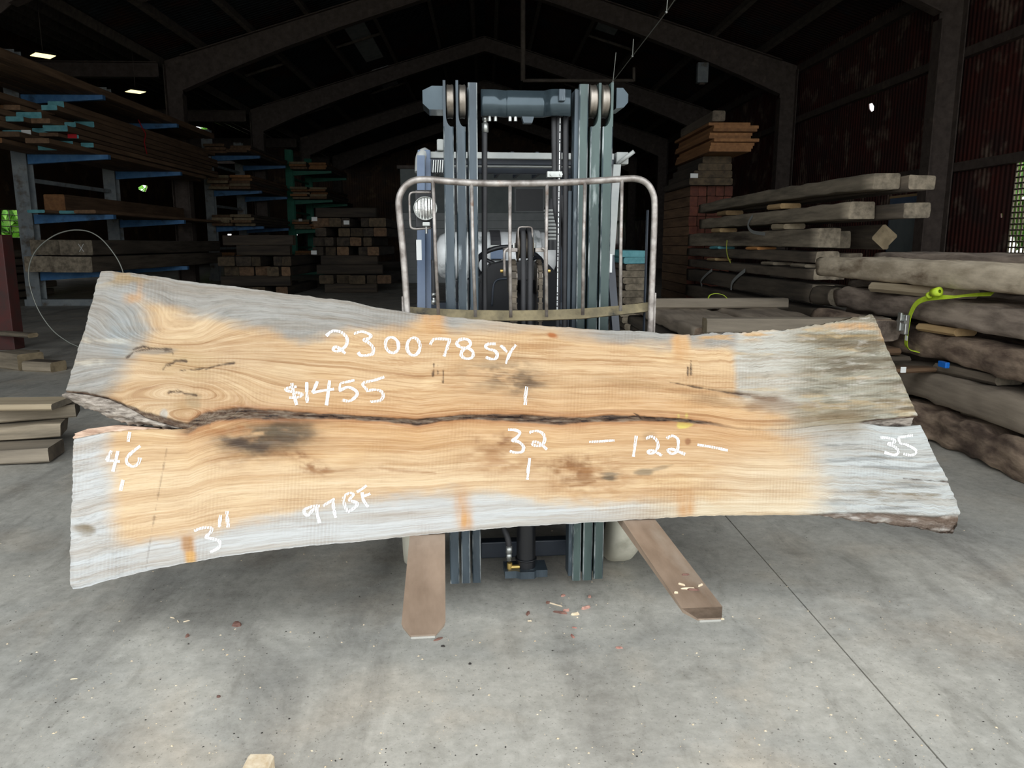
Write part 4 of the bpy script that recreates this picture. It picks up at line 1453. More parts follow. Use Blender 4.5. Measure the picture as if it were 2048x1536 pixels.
# mast rails: (u0, u1, v of reference, v top, v bottom, depth, paint, outer side, notched)
RAILS = [(889, 909, 400, 160, 1168, .000, 'mast_paint', -1, True),
         (914, 933, 400, 160, 1167, .012, 'mast_paint', -1, True),
         (938, 956, 400, 165, 1166, .024, 'mast_paint', -1, False),
         (1156, 1174, 400, 168, 1161, .024, 'mast_green', 1, False),
         (1179, 1199, 400, 165, 1160, .012, 'mast_green', 1, True),
         (1203, 1223, 400, 164, 1157, .000, 'mast_green', 1, True)]
for (u0, u1, vr, vt, vb, yl, pm, side, notch) in RAILS:
    x0, x1 = fx(u0, vr, yl), fx(u1, vr, yl)
    zt, zb = fz((u0 + u1) / 2, vt, yl), fz((u0 + u1) / 2, vb, yl)
    zn = fz((u0 + u1) / 2, 253, yl) if notch else zt
    w = x1 - x0
    xm = (x0 + x1) / 2
    # I-section: front flange, web, rear flange
    prof = [(x0 + .004, yl), (x1 - .004, yl), (x1, yl + .004), (x1, yl + .022), (xm + .010, yl + .028), (xm + .010, yl + .095), (x1, yl + .100), (x1, yl + .12),
            (x0, yl + .12), (x0, yl + .100), (xm - .010, yl + .095), (xm - .010, yl + .028), (x0, yl + .022), (x0, yl + .004)]
    rm = MB().prism(prof, 'z', zb, zn)
    for fi in (2 + 1, 2 + 13):
        rm.m[fi] = 1
    rail = rm.build('mast_rail', [pm, 'worn_paint'], FK)
    if notch:
        # thin cheek plate standing on the outer edge, with a curved foot, and the sheave beside it
        xo, xi = (x0, x1) if side < 0 else (x1, x0)
        sg = 1 if side < 0 else -1
        pw = .010
        foot = [(xo, zn - .001)]
        pts = [(xo, zn), (xo, zt), (xo + sg * pw, zt), (xo + sg * pw, zn + .045)]
        for i in range(1, 7):
            a = math.pi / 2 * i / 6
            pts.append((xo + sg * (pw + (w - pw) * .75 * (1 - math.cos(a))), zn + .045 - .045 * math.sin(a)))
        pts.append((xi, zn))
        MB().prism(pts, 'y', yl + .004, yl + .10).build('cheek_plate', pm, FK)
        xs0 = xo + sg * (pw + .003)
        xs1 = xi + sg * .002
        zc = fz(u0, 198, yl) + .0
        hw_ = abs(xs1 - xs0) / 2
        r = .064
        xc = (xs0 + xs1) / 2
        prof = [(-hw_, .012), (-hw_, r * .94), (-hw_ * .7, r), (-hw_ * .25, r * .97), (hw_ * .25, r * .97), (hw_ * .7, r), (hw_, r * .94), (hw_, .012)]
        MB().lathe(prof, (xc, yl + .058, zc), (1, 0, 0), 36).build('sheave', 'steel_roller', FK)

# top crosshead: bent plate between the inner rails
yb = .05
zt_, zb_ = fz(1050, 180, yb), fz(1050, 232, yb)
pl_ = []
for u, y in ((962, .05), (990, .05), (1004, .062), (1012, .066), (1022, .060), (1080, .058), (1090, .052), (1096, .036), (1104, .022), (1118, .018), (1130, .022), (1142, .028)):
    pl_.append(Vector((fx(u, 200, y), y, 0)))
P = smooth_path(pl_, 4)
vs, fs = [], []
for p in P:
    vs += [(p.x, p.y, zb_), (p.x, p.y, zt_), (p.x, p.y + .03, zt_), (p.x, p.y + .03, zb_)]
for k in range(len(P) - 1):
    for i in range(4):
        j = (i + 1) % 4
        fs.append((4 * k + i, 4 * k + j, 4 * k + 4 + j, 4 * k + 4 + i))
fs += [(0, 1, 2, 3), tuple(4 * (len(P) - 1) + i for i in (3, 2, 1, 0))]
ch = MB().add(vs, fs, True).build('crosshead', 'mast_gloss', FK)
a, b = fk(1117, 203, .01), fk(1130, 179, .01)
MB().box(a.x, b.x, -.004, .03, a.z, b.z, .003).build('stop_block', 'mast_paint', ch)
for u0, u1, v0, v1 in ((846, 887, 176, 222), (1228, 1252, 180, 220)):
    a, b = fk(u0, v1, .09), fk(u1, v0, .09)
    w = b.x - a.x
    h = b.z - a.z
    s = u0 < 1000
    poly = [(a.x, a.z + h * .25), (a.x + w * .3, a.z), (b.x, a.z), (b.x, b.z), (a.x + w * .45, b.z), (a.x, b.z - h * .2)] if s else [(a.x, a.z), (b.x - w * .35, a.z + h * .05), (b.x, a.z + h * .3), (b.x, b.z - h * .3), (b.x - w * .45, b.z), (a.x, b.z)]
    MB().prism(poly, 'y', .05, .20).build('crosshead_bracket', 'mast_gloss', FK)
# lower cross members behind the rails and the carriage
for vv in (720, 980):
    z = fz(1056, vv, .13)
    MB().box(fx(905, 700, .0), fx(1205, 700, .0), .122, .15, z - .06, z + .06, .006).build('mast_crossmember', 'mast_paint', FK)
for z0 in (.52, .90):
    MB().box(-.46, .46, -.115, -.02, z0, z0 + .11, .006).build('carriage_bar', 'mast_paint', FK)

# forks
for (edge, lab) in (([(815, 1075), (893, 1070), (891, 1246), (880, 1268), (820, 1269), (803, 1246)], 0), ([(1258, 1040), (1313, 1038), (1442, 1212), (1440, 1234), (1386, 1238), (1366, 1218)], 1)):
    zf = (SLAB_M @ Vector((slab_uv([855 if lab == 0 else 1285], [1069 if lab == 0 else 1039])[0][0], 0, slab_uv([855 if lab == 0 else 1285], [1069 if lab == 0 else 1039])[1][0]))).z - .004
    P = [fkz(u, v, zf) for u, v in edge]
    # blade: heel to tip along local -y
    xl0, xr0 = P[0].x, P[1].x
    ytip = min(P[3].y, P[4].y)
    ych = (P[2].y + P[5].y) / 2
    xc = (P[2].x + P[5].x) / 2
    wt = (P[2].x - P[5].x)
    wh = wt * 1.06
    if lab == 1:
        wt = .122; wh = .128
    yh = -.118
    th = .042
    f = empty('fork')
    f.parent = FK
    out = [(xc - wh / 2, yh), (xc - wt / 2, ych), (xc - wt / 2 + .026, ytip), (xc + wt / 2 - .026, ytip), (xc + wt / 2, ych), (xc + wh / 2, yh)]
    bot = [(xc - wh / 2, yh), (xc - wt / 2 + .004, ych), (xc - wt / 2 + .028, ytip + .004), (xc + wt / 2 - .028, ytip + .004), (xc + wt / 2 - .004, ych), (xc + wh / 2, yh)]
    vs = [(x, y, zf) for x, y in out]
    thb = [th, .014, .008, .008, .014, th]
    vs += [(x, y, zf - thb[i]) for i, (x, y) in enumerate(bot)]
    fs = [(0, 1, 4, 5), (1, 2, 3, 4), (6, 11, 10, 7), (7, 10, 9, 8)] + [(i, 6 + i, 6 + (i + 1) % 6, (i + 1) % 6) for i in range(6)]
    mb = MB().add(vs, fs)
    mb.m[1] = 1
    bl = mb.build('fork_blade', ['fork_steel', 'fork_steel' if lab == 0 else 'fork_tip'], FK)
    MB().box(xc - wt / 2 + .03, xc + wt / 2 - .03, ytip - .004, ytip + .0035, zf - .009, zf - .003).build('tip_glint', 'bright_steel', bl)  # bright strip modelled in place of the glint along the tip
    MB().box(xc - wh / 2, xc + wh / 2, -.16, -.116, zf - th, 1.02, .006).build('fork_shank', 'fork_steel', FK)
    bpy.data.objects.remove(f)

# load backrest: bent tube frame, upright rods, dirty flat bar
YB = -.165
def bk(u, v, y=YB): return fk(u, v, y)
fr = [(817, 690), (814, 622), (809, 540), (803, 470), (798, 420), (798, 398), (803, 383), (812, 371), (826, 362), (843, 359), (866, 359.5), (900, 363), (950, 366), (1000, 367), (1050, 367), (1100, 366), (1150, 364), (1200, 361), (1244, 358), (1268, 357), (1285, 361), (1297, 370), (1305, 384), (1309, 402), (1309, 440), (1306, 520), (1303, 600), (1300, 690)]
MB().tube(smooth_path([bk(u, v) for u, v in fr], 3), .0125, 10, flat=(0, 1, 0)).build('backrest_frame', 'bar_steel', FK)
for (ua, va, ub, vb_) in ((866, 362, 877, 630), (943, 368, 951, 634), (1020, 369, 1021.5, 635), (1094, 368, 1093, 634), (1170, 365, 1165.5, 630), (1244, 360, 1241, 622)):
    MB().tube([bk(ua, va, YB - .004), bk((ua + ub) / 2 - 1, (va + vb_) / 2, YB - .004), bk(ub, vb_, YB - .006)], .0068, 8).build('backrest_rod', 'bar_steel', FK)
vs, fs = [], []
bars_ = [(815, 613, 632), (870, 617, 636), (940, 620, 640), (1021, 621, 641), (1093, 620, 640), (1165, 617, 637), (1241, 611, 629), (1300, 604, 622)]
for (u, v0, v1) in bars_:
    a, b = bk(u, v0, YB + .028), bk(u, v1, YB + .0)
    vs += [a, (a.x, a.y, a.z - .012), b, (b.x, b.y, b.z + .004 + .006)]
    vs[-3] = tuple(vs[-3])
m_ = len(bars_)
for k in range(m_ - 1):
    for i in range(4):
        j = (i + 1) % 4
        fs.append((4 * k + i, 4 * k + j, 4 * k + 4 + j, 4 * k + 4 + i))
fs += [(0, 1, 2, 3), tuple(4 * (m_ - 1) + i for i in (3, 2, 1, 0))]
vs2 = []
for (u, v0, v1) in bars_:
    a, b = bk(u, v0, YB + .03), bk(u, v1, YB + .012)
    vs2 += [a, b, b + Vector((0, .012, -.004)), a + Vector((0, .012, -.004))]
MB().add(vs2, fs).build('backrest_flat_bar', 'bar_dirty', FK)
for u0, u1, v0, v1 in ((806, 816, 592, 700), (1297, 1311, 585, 700)):
    a, b = fk(u0, v1, YB + .03), fk(u1, v0, YB + .03)
    MB().box(a.x, b.x, YB + .014, YB + .035, a.z, b.z, .003).build('backrest_side_plate', 'bar_steel', FK)
a = fk(1285, 700, YB + .06); b = fk(1296, 420, YB + .06)
MB().box(a.x, b.x, YB + .045, YB + .07, a.z, b.z, .003).build('backrest_stay', 'body_dark', FK)

# hoses and tubes in the mast
def hose(pts, r, m, name='hose', n=10, par=None):
    return MB().tube(smooth_path(pts, 5), r, n).build(name, m, par or FK)

h0 = hose([fk(969, 262, .09), fk(969, 400, .09), fk(969, 560, .09), fk(970, 760, .09)], .0115, 'black_rubber')
p0 = fk(970, 233, .09); p1 = fk(970, 262, .09)
MB().lathe([(0, .004), (0, .012), (.014, .012), (.016, .009), (.024, .009), (.026, .0135), (.06, .0135), (.062, .006)], (p0.x, p0.y, p0.z), (0, 0, -1), 14).build('hose_fitting', 'zinc', FK)
hose([fk(1109, 232, .09), fk(1110, 340, .09), fk(1112, 420, .09), fk(1124, 470, .11), fk(1134, 520, .12)], .013, 'black_rubber')
h1 = hose([fk(1118, 232, .075), fk(1118, 360, .075), fk(1117, 480, .075), fk(1115, 620, .075), fk(1114, 760, .075)], .010, 'black_rubber')
hose([fk(1131, 232, .08), fk(1131, 400, .08), fk(1130, 560, .08), fk(1129, 760, .08)], .0125, 'black_rubber')
hose([fk(1122, 390, .085), fk(1126, 440, .09), fk(1134, 480, .1), fk(1141, 500, .11)], .011, 'black_rubber')
MB().box(fx(1136, 400, .07), fx(1143, 400, .07), .06, .085, fz(1140, 620, .07), fz(1140, 382, .07), .002).build('hose_guide', 'mast_paint', FK)
MB().box(fx(1146, 400, .05), fx(1156, 400, .05), .04, .12, fz(1150, 1150, .05), fz(1150, 180, .05), .002).build('inner_guide', 'mast_paint', FK)
rg = random.Random(5)
lab = MB()
zc = fz(1118, 236, .064)
zend = fz(1115, 615, .064)
while zc > zend:
    l = rg.uniform(.006, .03)
    uu = 1118.5 - 3.0 * (fz(1118, 236, .064) - zc) / 1.1
    xx = fx(uu, 400, .0645)
    lab.add([(xx - .0016, .0643, zc), (xx + .0016, .0643, zc), (xx + .0016, .0643, zc - l), (xx - .0016, .0643, zc - l)], [(0, 1, 2, 3)])
    zc -= l + rg.uniform(.002, .006)
lab.build('hose_print', 'sticker_white', h1)
a, b = fk(1094, 355, .07), fk(1124, 343, .07)
cpl = MB().box(a.x, b.x, .062, .10, a.z, b.z, .002).build('hose_clamp', 'zinc', FK)
for u in (1103, 1122):
    p = fk(u, 349, .06)
    MB().cyl((p.x, .054, p.z), (p.x, .064, p.z), .0065, n=6).build('bolt', 'zinc', cpl)
for u in (979, 991, 1020, 1031):                     # small fittings under the crosshead
    p = fk(u, 237, .07)
    MB().cyl((p.x, .07, p.z - .01), (p.x, .07, p.z + .012), .007, n=8).build('fitting', 'zinc', ch)
a, b = fk(1043, 246, .07), fk(1068, 233, .07)
MB().prism([(a.x + .008, a.z), (b.x - .008, a.z), (b.x, b.z), (a.x, b.z)], 'y', .06, .10).build('crosshead_lug', 'mast_paint', FK)

# lift cylinder with chain head
yc = .16
xc = fx(1052, 1100, .10)
MB().cyl((xc, .10, .06), (xc, .10, fz(1052, 560, .1)), .042, n=28).build('lift_cylinder', 'black_plastic', FK)
zr = fz(1052, 1125, .06)
MB().lathe([(0, .043), (0, .048), (.008, .048), (.008, .043)], (xc, .10, zr), (0, 0, 1), 28).build('cylinder_ring', 'black_plastic', FK)
a, b = fk(1010, 1150, .055), fk(1095, 1128, .055)
ft = MB().prism([(a.x, .05), (a.x + .05, .05), (xc - .03, .035), (xc + .03, .035), (b.x - .05, .05), (b.x, .05), (b.x, .16), (a.x, .16)], 'z', .052, .085).build('cylinder_foot', 'mast_paint', FK)
# chain sheaves, chains, hose reel
CH = [(1016, 1036), (1071, 1087)]
for (u0, u1) in CH:
    x0, x1 = fx(u0 + 3, 560, .02), fx(u1 - 1, 560, .02)
    zc = fz(1030, 556, .07)
    r = .062
    MB().lathe([(0, .01), (0, r), (.004, r + .004), (.006, r - .004), (x1 - x0 - .006, r - .004), (x1 - x0 - .004, r + .004), (x1 - x0, r), (x1 - x0, .01)], (x0, .075, zc), (1, 0, 0), 32).build('chain_wheel', 'steel_roller', FK)
    # leaf chain: links over the wheel and down the front
    c = empty('lift_chain')
    c.parent = FK
    xa, xb = fx(u0 + 5, 560, .02), fx(u1 - 3, 560, .02)
    path = []
    for i in range(9):
        t = math.pi - math.pi * i / 8 * .98
        path.append((.075 + (r + .006) * -math.cos(math.pi - t) if False else .075 + (r + .006) * math.cos(math.pi * i / 8), zc + (r + .006) * math.sin(math.pi * i / 8)))
    y_f = .075 - (r + .006)
    k = 0
    zlow = .75
    z = zc
    while z > zlow:
        path.append((y_f, z - .025)); z -= .025
    for i in range(len(path) - 1):
        (ya, za), (yb2, zb2) = path[i], path[i + 1]
        dy, dz = yb2 - ya, zb2 - za
        L_ = math.hypot(dy, dz)
        ny, nz_ = -dz / L_ * .009, dy / L_ * .009
        g = .03
        A = (ya + dy * g, za + dz * g); B = (yb2 - dy * g, zb2 - dz * g)
        poly = [(A[0] + ny, A[1] + nz_), (B[0] + ny, B[1] + nz_), (B[0] - ny, B[1] - nz_), (A[0] - ny, A[1] - nz_)]
        ins = .0022 if i % 2 else 0
        MB().prism(poly, 'x', xa + ins, xb - ins).build('chain_link', 'chain_steel', c)
        MB().cyl((xa - .002, yb2, zb2), (xb + .002, yb2, zb2), .0045, n=8).build('chain_pin', 'chain_steel', c)
for (u0, u1) in ((1042, 1051), (1056, 1064.5)):
    x = fx((u0 + u1) / 2, 540, .02)
    r = .011
    zc = fz(1050, 486, .07)
    pts = [Vector((x, .075 + .058 * math.cos(math.pi * i / 10), zc + .058 * math.sin(math.pi * i / 10))) for i in range(11)] + [Vector((x, .017, zc - d)) for d in (.1, .2, .32, .5)]
    MB().tube(pts, r, 10).build('hose', 'black_rubber', FK)
x0, x1 = fx(1036, 480, .03), fx(1067, 480, .03)
zc = fz(1050, 492, .07)
MB().lathe([(0, .01), (0, .058), (.004, .066), (.008, .05), (x1 - x0 - .008, .05), (x1 - x0 - .004, .066), (x1 - x0, .058), (x1 - x0, .01)], (x0, .075, zc), (1, 0, 0), 32).build('hose_reel', 'chain_steel', FK)
g = [fk(1037, 500, .02), fk(1036.5, 462, .02), fk(1040, 454.5, .02), (fk(1050, 454, .02)), fk(1061, 454.5, .02), fk(1064.5, 462, .02), fk(1064, 500, .02)]
MB().tube(smooth_path(g, 3), .0035, 8).build('hose_keeper', 'bar_steel', FK)
for us in ((1009, 1035), (1070, 1094)):
    a, b = fk(us[0], 504, .03), fk(us[1], 496, .03)
    MB().box(a.x, b.x, .02, .12, a.z, b.z, .002).build('chain_head_plate', 'bar_steel', FK)
    s = us[0] == 1009
    ua = 1009.5 if s else 1091
    pts = [fk(ua, 552, .012), fk(ua - 1, 510, .012), fk(ua + (2 if s else -1), 500, .012), fk(ua + (9 if s else -8), 496, .012)]
    MB().tube(smooth_path(pts, 3), .006, 6).build('chain_guard', 'bar_steel', FK)
    p = fk(1004 if s else 1097, 542, .03)
    MB().cyl((p.x - .007, .03, p.z), (p.x + .007, .03, p.z), .008, n=6).build('bolt', 'brass', FK)
    for uu in ((1028, ) if s else (1069, )):
        p = fk(uu, 493, .05)
        MB().cyl((p.x, .05, p.z - .006), (p.x, .05, p.z + .014), .006, n=8).build('bolt', 'zinc', FK)

# bottom: front plate, hose and fittings
a, b = fk(962, 1140, .3), fk(1140, 1084, .3)
MB().box(a.x, b.x, .28, .34, max(a.z, .05), b.z + .02, .006).build('front_plate', 'body_dark', FK)
MB().box(a.x - .1, b.x + .1, .34, .5, .2, .55, .02).build('axle_housing', 'black_plastic', FK)
h2 = hose([fk(1002, 1040, .12), fk(1008, 1058, .1), fk(1015, 1075, .085), fk(1018, 1092, .08)], .013, 'black_rubber')
p = fk(1018, 1091, .08)
MB().lathe([(0, .005), (0, .0145), (.034, .0145), (.036, .011), (.04, .011), (.042, .013), (.056, .013), (.058, .010), (.07, .010), (.072, .004)], (p.x, .08, p.z), (0, 0, -1), 16).build('hose_coupling', 'zinc', FK)
p = fk(1021, 1134, .08)
e = MB().cyl((p.x - .004, .08, p.z - .012), (p.x - .004, .08, p.z + .02), .012, n=8)
e.cyl((p.x - .008, .08, p.z), (p.x + .04, .08, p.z), .010, n=8)
e.build('brass_elbow', 'brass', FK)

# front tyres (cream non-marking rubber) and rear tyres
def wheel(x0, x1, y, r, n):
    w = x1 - x0
    t = MB().lathe([(0, r * .55), (.004, r * .9), (.03, r * .985), (.05, r), (w - .05, r), (w - .03, r * .985), (w - .004, r * .9), (w, r * .55)], (x0, y, r), (1, 0, 0), 48).build('tyre', 'tire_cream', FK)
    MB().lathe([(.01, .01), (.01, r * .2), (.04, r * .25), (.03, r * .56), (w - .03, r * .56), (w - .04, r * .25), (w - .01, r * .2), (w - .01, .01)], (x0, y, r), (1, 0, 0), 32).build('rim', 'body_dark', t)

wheel(.39, fx(1271, 1090, .25), .37, .30, 0)
wheel(fx(807, 1100, .25), -.39, .37, .30, 1)
wheel(.25, .44, 2.05, .24, 2)
wheel(-.44, -.25, 2.05, .24, 3)

# chassis, floor, counterweight
MB().prism([(.42, .24), (1.72, .24), (1.72, .62), (1.0, .62), (.78, .50), (.42, .50)], 'x', -.33, .33).build('chassis', 'body_dark', FK)
MB().prism([(1.66, .22), (2.30, .24), (2.42, .40), (2.44, .92), (2.34, 1.10), (1.66, 1.14)], 'x', -.50, .50).build('counterweight', 'body_dark', FK)
MB().prism([(.98, .60), (1.66, .60), (1.66, 1.02), (1.06, .98), (.98, .90)], 'x', -.38, .38).build('engine_hood', 'black_plastic', FK)
sb = MB()
sb.box(-.25, .25, 1.05, 1.5, 1.0, 1.10, .03)
sb.box(-.22, .22, 1.44, 1.54, 1.08, 1.30, .03)
sb.build('seat', 'black_plastic', FK)
# dash cowl with rounded shoulders
a, b = fk(958, 640, .55), fk(1120, 522, .55)
cw, ctop = (b.x - a.x) / 2, b.z
cxm = (a.x + b.x) / 2
prof = [(-cw, .55), (-cw, ctop - .13), (-cw * .92, ctop - .06), (-cw * .7, ctop - .015), (-cw * .35, ctop), (cw * .35, ctop), (cw * .7, ctop - .015), (cw * .92, ctop - .06), (cw, ctop - .13), (cw, .55)]
cowl = MB().prism([(cxm + x, z) for x, z in prof], 'y', .52, .72, smooth=False).build('dash_cowl', 'black_plastic', FK)
pts = [fk(984, 612, .515), fk(986, 580, .515), fk(989, 566, .515), fk(997, 559, .515), fk(1015, 557, .515)]
MB().tube(smooth_path(pts, 5), .005, 8).build('cowl_moulding', 'body_dark', cowl)
# steering wheel: tilted ring with three spokes and hub
sw = empty('steering_wheel'); sw.parent = FK
cp = fk(1035, 590, .62)
cen = Vector((cp.x - .02, .80, ctop - .03))
ax = Vector((0, -.55, .83)).normalized()
e1 = Vector((1, 0, 0)); e2 = ax.cross(e1)
MB().tube([cen + (e1 * math.cos(t) + e2 * math.sin(t)) * .17 for t in [2 * math.pi * i / 32 for i in range(32)]], .013, 8, closed=True).build('rim', 'black_plastic', sw)
for t in (.5, 2.64, 4.71):
    MB().tube([cen - ax * .03, cen + (e1 * math.cos(t) + e2 * math.sin(t)) * .17], .010, 6).build('spoke', 'black_plastic', sw)
MB().cyl(cen - ax * .35, cen - ax * .01, .03, .035, 14).build('column', 'black_plastic', sw)

# gas bottle across the back with its straps
yt_ = 1.95
pa, pb = fk(868, 510, yt_), fk(1112, 510, yt_)
zc = fz(1000, 512, yt_)
r = .155
Lt = pb.x - pa.x
tk = MB().lathe([(0, .02), (.01, r * .55), (.04, r * .85), (.09, r), (Lt - .09, r), (Lt - .04, r * .85), (Lt - .01, r * .55), (Lt, .02)], (pa.x, yt_, zc), (1, 0, 0), 40).build('gas_bottle', 'tank_grey', FK)
for u, w in ((992, .065), (1078, .03)):
    p = fk(u, 500, yt_ - .15)
    pts = [(p.x, yt_ + (r + .006) * math.cos(t), zc + (r + .006) * math.sin(t)) for t in [math.pi * (.05 + 1.0 * i / 16) for i in range(17)]]
    st = MB().strip(pts, (1, 0, 0), w, .008).build('bottle_strap', 'black_rubber' if w > .05 else 'tank_grey', FK)
    if w > .05:
        q_ = fk(u, 490, yt_ - .17)
        MB().box(q_.x - .04, q_.x + .04, yt_ - r - .03, yt_ - r - .006, q_.z - .02, q_.z + .0, .003).build('buckle', 'zinc', st)
a, b = fk(981, 518, yt_ - .17), fk(1012, 496, yt_ - .17)
MB().box(a.x, b.x, yt_ - r - .03, yt_ - r - .01, a.z, b.z, .004).build('data_plate', 'guard_blue', FK)
MB().box(pa.x + .1, pb.x - .1, yt_ - .12, yt_ + .12, 1.10, zc - r + .01, .01).build('bottle_cradle', 'black_plastic', FK)
# ribbed air intake to the right of the bottle
ai = empty('air_intake'); ai.parent = FK
pc = fk(1107, 440, 1.7)
for i in range(9):
    v = 424 + 7.0 * i
    z = fz(1107, v, 1.7)
    rr = .062 - .0018 * i
    MB().lathe([(0, rr * .6), (0, rr), (.014, rr), (.014, rr * .6)], (pc.x, 1.7, z), (0, 0, 1), 24).build('fin', 'guard_pale', ai)
MB().cyl((pc.x, 1.7, fz(1107, 500, 1.7)), (pc.x, 1.7, fz(1107, 408, 1.7)), .045, .05, 20).build('core', 'black_plastic', ai)
MB().cyl((pc.x, 1.7, fz(1107, 424, 1.7)), (pc.x, 1.7, fz(1107, 398, 1.7)), .062, .05, 20).build('cap', 'black_plastic', ai)

# overhead guard: front legs, roof beams, rear legs
def beam2(p0, p1, w, d, name, m, par=None):
    p0, p1 = Vector(p0), Vector(p1)
    mb = MB()
    vs = []
    for p in (p0, p1):
        vs += [p + Vector((-w / 2, -d / 2, 0)), p + Vector((w / 2, -d / 2, 0)), p + Vector((w / 2, d / 2, 0)), p + Vector((-w / 2, d / 2, 0))]
    return mb.add(vs, [(0, 1, 5, 4), (1, 2, 6, 5), (2, 3, 7, 6), (3, 0, 4, 7), (0, 3, 2, 1), (4, 5, 6, 7)]).build(name, m, par or FK)

YG = .42
pa = fk(842, 312, YG + .25); pb = fk(843, 640, YG - .02)
lg = beam2(pb, pa, .036, .06, 'guard_leg', 'guard_blue')
pa2 = fk(856, 320, YG + .27); pb2 = fk(857, 640, YG)
beam2(pb2, pa2, .026, .06, 'guard_leg_rear_flange', 'guard_blue', FK)
tp = [fk(840, 345, YG + .23), fk(841, 320, YG + .245), fk(845, 309, YG + .255), fk(850, 306, YG + .28)]
MB().tube(smooth_path(tp, 4), .026, 8).build('guard_leg_bend', 'guard_pale', FK)
p = fk(837, 520, YG - .04); q_ = fk(843, 484, YG - .04)
MB().box(p.x - .008, q_.x, YG - .052, YG - .048, p.z, q_.z + .01).build('sticker', 'sticker_white', lg)
h3 = hose([fk(866, 520, YG - .1), fk(868, 560, YG - .1), fk(868, 595, YG - .1)], .010, 'black_rubber')
p = fk(868, 595, YG - .1)
MB().lathe([(0, .004), (0, .011), (.012, .011), (.014, .008), (.03, .008), (.032, .013), (.05, .013), (.052, .004)], (p.x, p.y, p.z + .02), (0, 0, -1), 12).build('hose_fitting', 'zinc', FK)
pa = fk(1219, 510, YG + .1); pb = fk(1230, 660, YG)
rl = beam2(pb, pa, .034, .05, 'guard_leg', 'body_dark')
a, b = fk(1216, 545, YG + .04), fk(1222, 508, YG + .06)
MB().box(a.x, b.x, YG + .03, YG + .036, a.z, b.z).build('sticker', 'sticker_white', rl)
pt = fk(1232, 330, YG + .3)
beam2(fk(1219, 510, YG + .1), pt, .036, .06, 'guard_leg_upper', 'guard_pale')
for (v0, v1, yy, m) in ((307, 316, .68, 'guard_pale'), (316, 328, .72, 'body_dark'), (329, 333, .95, 'guard_pale'), (333, 346, 1.05, 'body_dark')):
    a, b = fk(860, v1, yy), fk(1228, v0, yy)
    MB().box(a.x, b.x, yy, yy + .05, a.z, b.z, .003).build('guard_roof_beam', m, FK)
zr = fz(1000, 316, .70)
for x in (-.42, .42):
    MB().box(x - .03, x + .03, .66, 1.9, zr - .03, zr + .03, .005).build('guard_roof_rail', 'guard_blue', FK)
    beam2((x, 1.85, zr - .02), (x, 1.95, 1.1), .05, .06, 'guard_rear_leg', 'body_dark')
for i in range(7):
    x = -.36 + .12 * i
    MB().box(x - .008, x + .008, .70, 1.88, zr + .0, zr + .03).build('guard_roof_bar', 'body_dark', FK)
a, b = fk(1229, 330, .74), fk(1254, 306, .74)
rl = MB().box(a.x, b.x, .70, .78, a.z, b.z, .006).build('rear_view_lamp', 'guard_pale', FK)
MB().tube([fk(1236, 327, .7), fk(1268, 303, .66)], .010, 6).build('lamp_arm', 'guard_pale', FK)
a, b = fk(862, 346, .62), fk(888, 318, .62)
MB().box(a.x, b.x, .60, .66, a.z, b.z, .004).build('lamp_box', 'body_dark', FK)
for i in range(5):
    u = 866 + 4.6 * i
    MB().tube([fk(u, 345, .595), fk(u + 1.5, 320, .595)], .003, 5).build('lamp_grille_bar', 'zinc', FK)
a, b = fk(874, 302, .68), fk(887, 279, .68)
MB().box(a.x, b.x, .66, .74, a.z, b.z, .006).build('beacon_mount', 'guard_pale', FK)

# round work lamp with bracket
WL = empty('work_lamp'); WL.parent = FK
yl = YG - .16
c = fk(851, 417, yl)
rl_ = abs(fx(875, 417, yl) - fx(827, 417, yl)) / 2
MB().lathe([(.07, .01), (.07, rl_ * .5), (.03, rl_ * .92), (0, rl_), (-.008, rl_), (-.012, rl_ * .96), (-.008, rl_ * .9)], (c.x, c.y, c.z), (0, 1, 0), 40).build('housing', 'black_plastic', WL)
MB().lathe([(-.004, rl_ * 1.0), (-.014, rl_ * .99), (-.016, rl_ * .93), (-.008, rl_ * .89)], (c.x, c.y, c.z), (0, 1, 0), 40).build('bezel', 'zinc', WL)
m = mat('lens_glass', rgb(206, 208, 202), rgb(240, 240, 236), 0.12, metal=0.75, scale=5, wave=('X', 26, .003), bump=.002, bscale=60)
prof = [(-.010 - .014 * (1 - (k / 8) ** 2), max(rl_ * .9 * k / 8, .0005)) for k in range(9)]
MB().lathe(prof, (c.x, c.y, c.z), (0, 1, 0), 40).build('lens', 'lens_glass', WL)
br = [fk(862, 385, yl), fk(838, 384.5, yl), fk(825, 385, yl), fk(820, 389, yl), fk(819, 400, yl), fk(820, 430, yl), fk(821, 450, yl), fk(824, 456, yl), fk(834, 458, yl), fk(862, 456, yl)]
MB().tube(smooth_path(br, 4), .005, 8).build('guard_wire', 'bar_steel', WL)
a, b = fk(845, 453, yl - .01), fk(861, 444, yl - .01)
MB().box(a.x, b.x, yl - .015, yl + .02, a.z, b.z, .004).build('clamp', 'zinc', WL)
p = fk(853, 460, yl - .0)
MB().cyl((p.x, yl, p.z - .015), (p.x, yl, p.z + .02), .005, n=8).build('bolt', 'zinc', WL)
a, b = fk(832, 456, yl + .06), fk(863, 380, yl + .06)
MB().box(a.x, b.x, yl + .06, yl + .09, a.z, b.z, .004).build('back_plate', 'black_plastic', WL)


# ------------------------------------------------------------------ right: near stack of barky logs and slabs
ORD = ['topmost', 'second',  'third', 'fourth', 'fifth', 'sixth', 'seventh', 'eighth', 'ninth', 'tenth', 'eleventh', 'twelfth', 'thirteenth', 'fourteenth', 'fifteenth', 'sixteenth']


def far_by(u, bx):
    return b_at_x(u, 520, bx).y


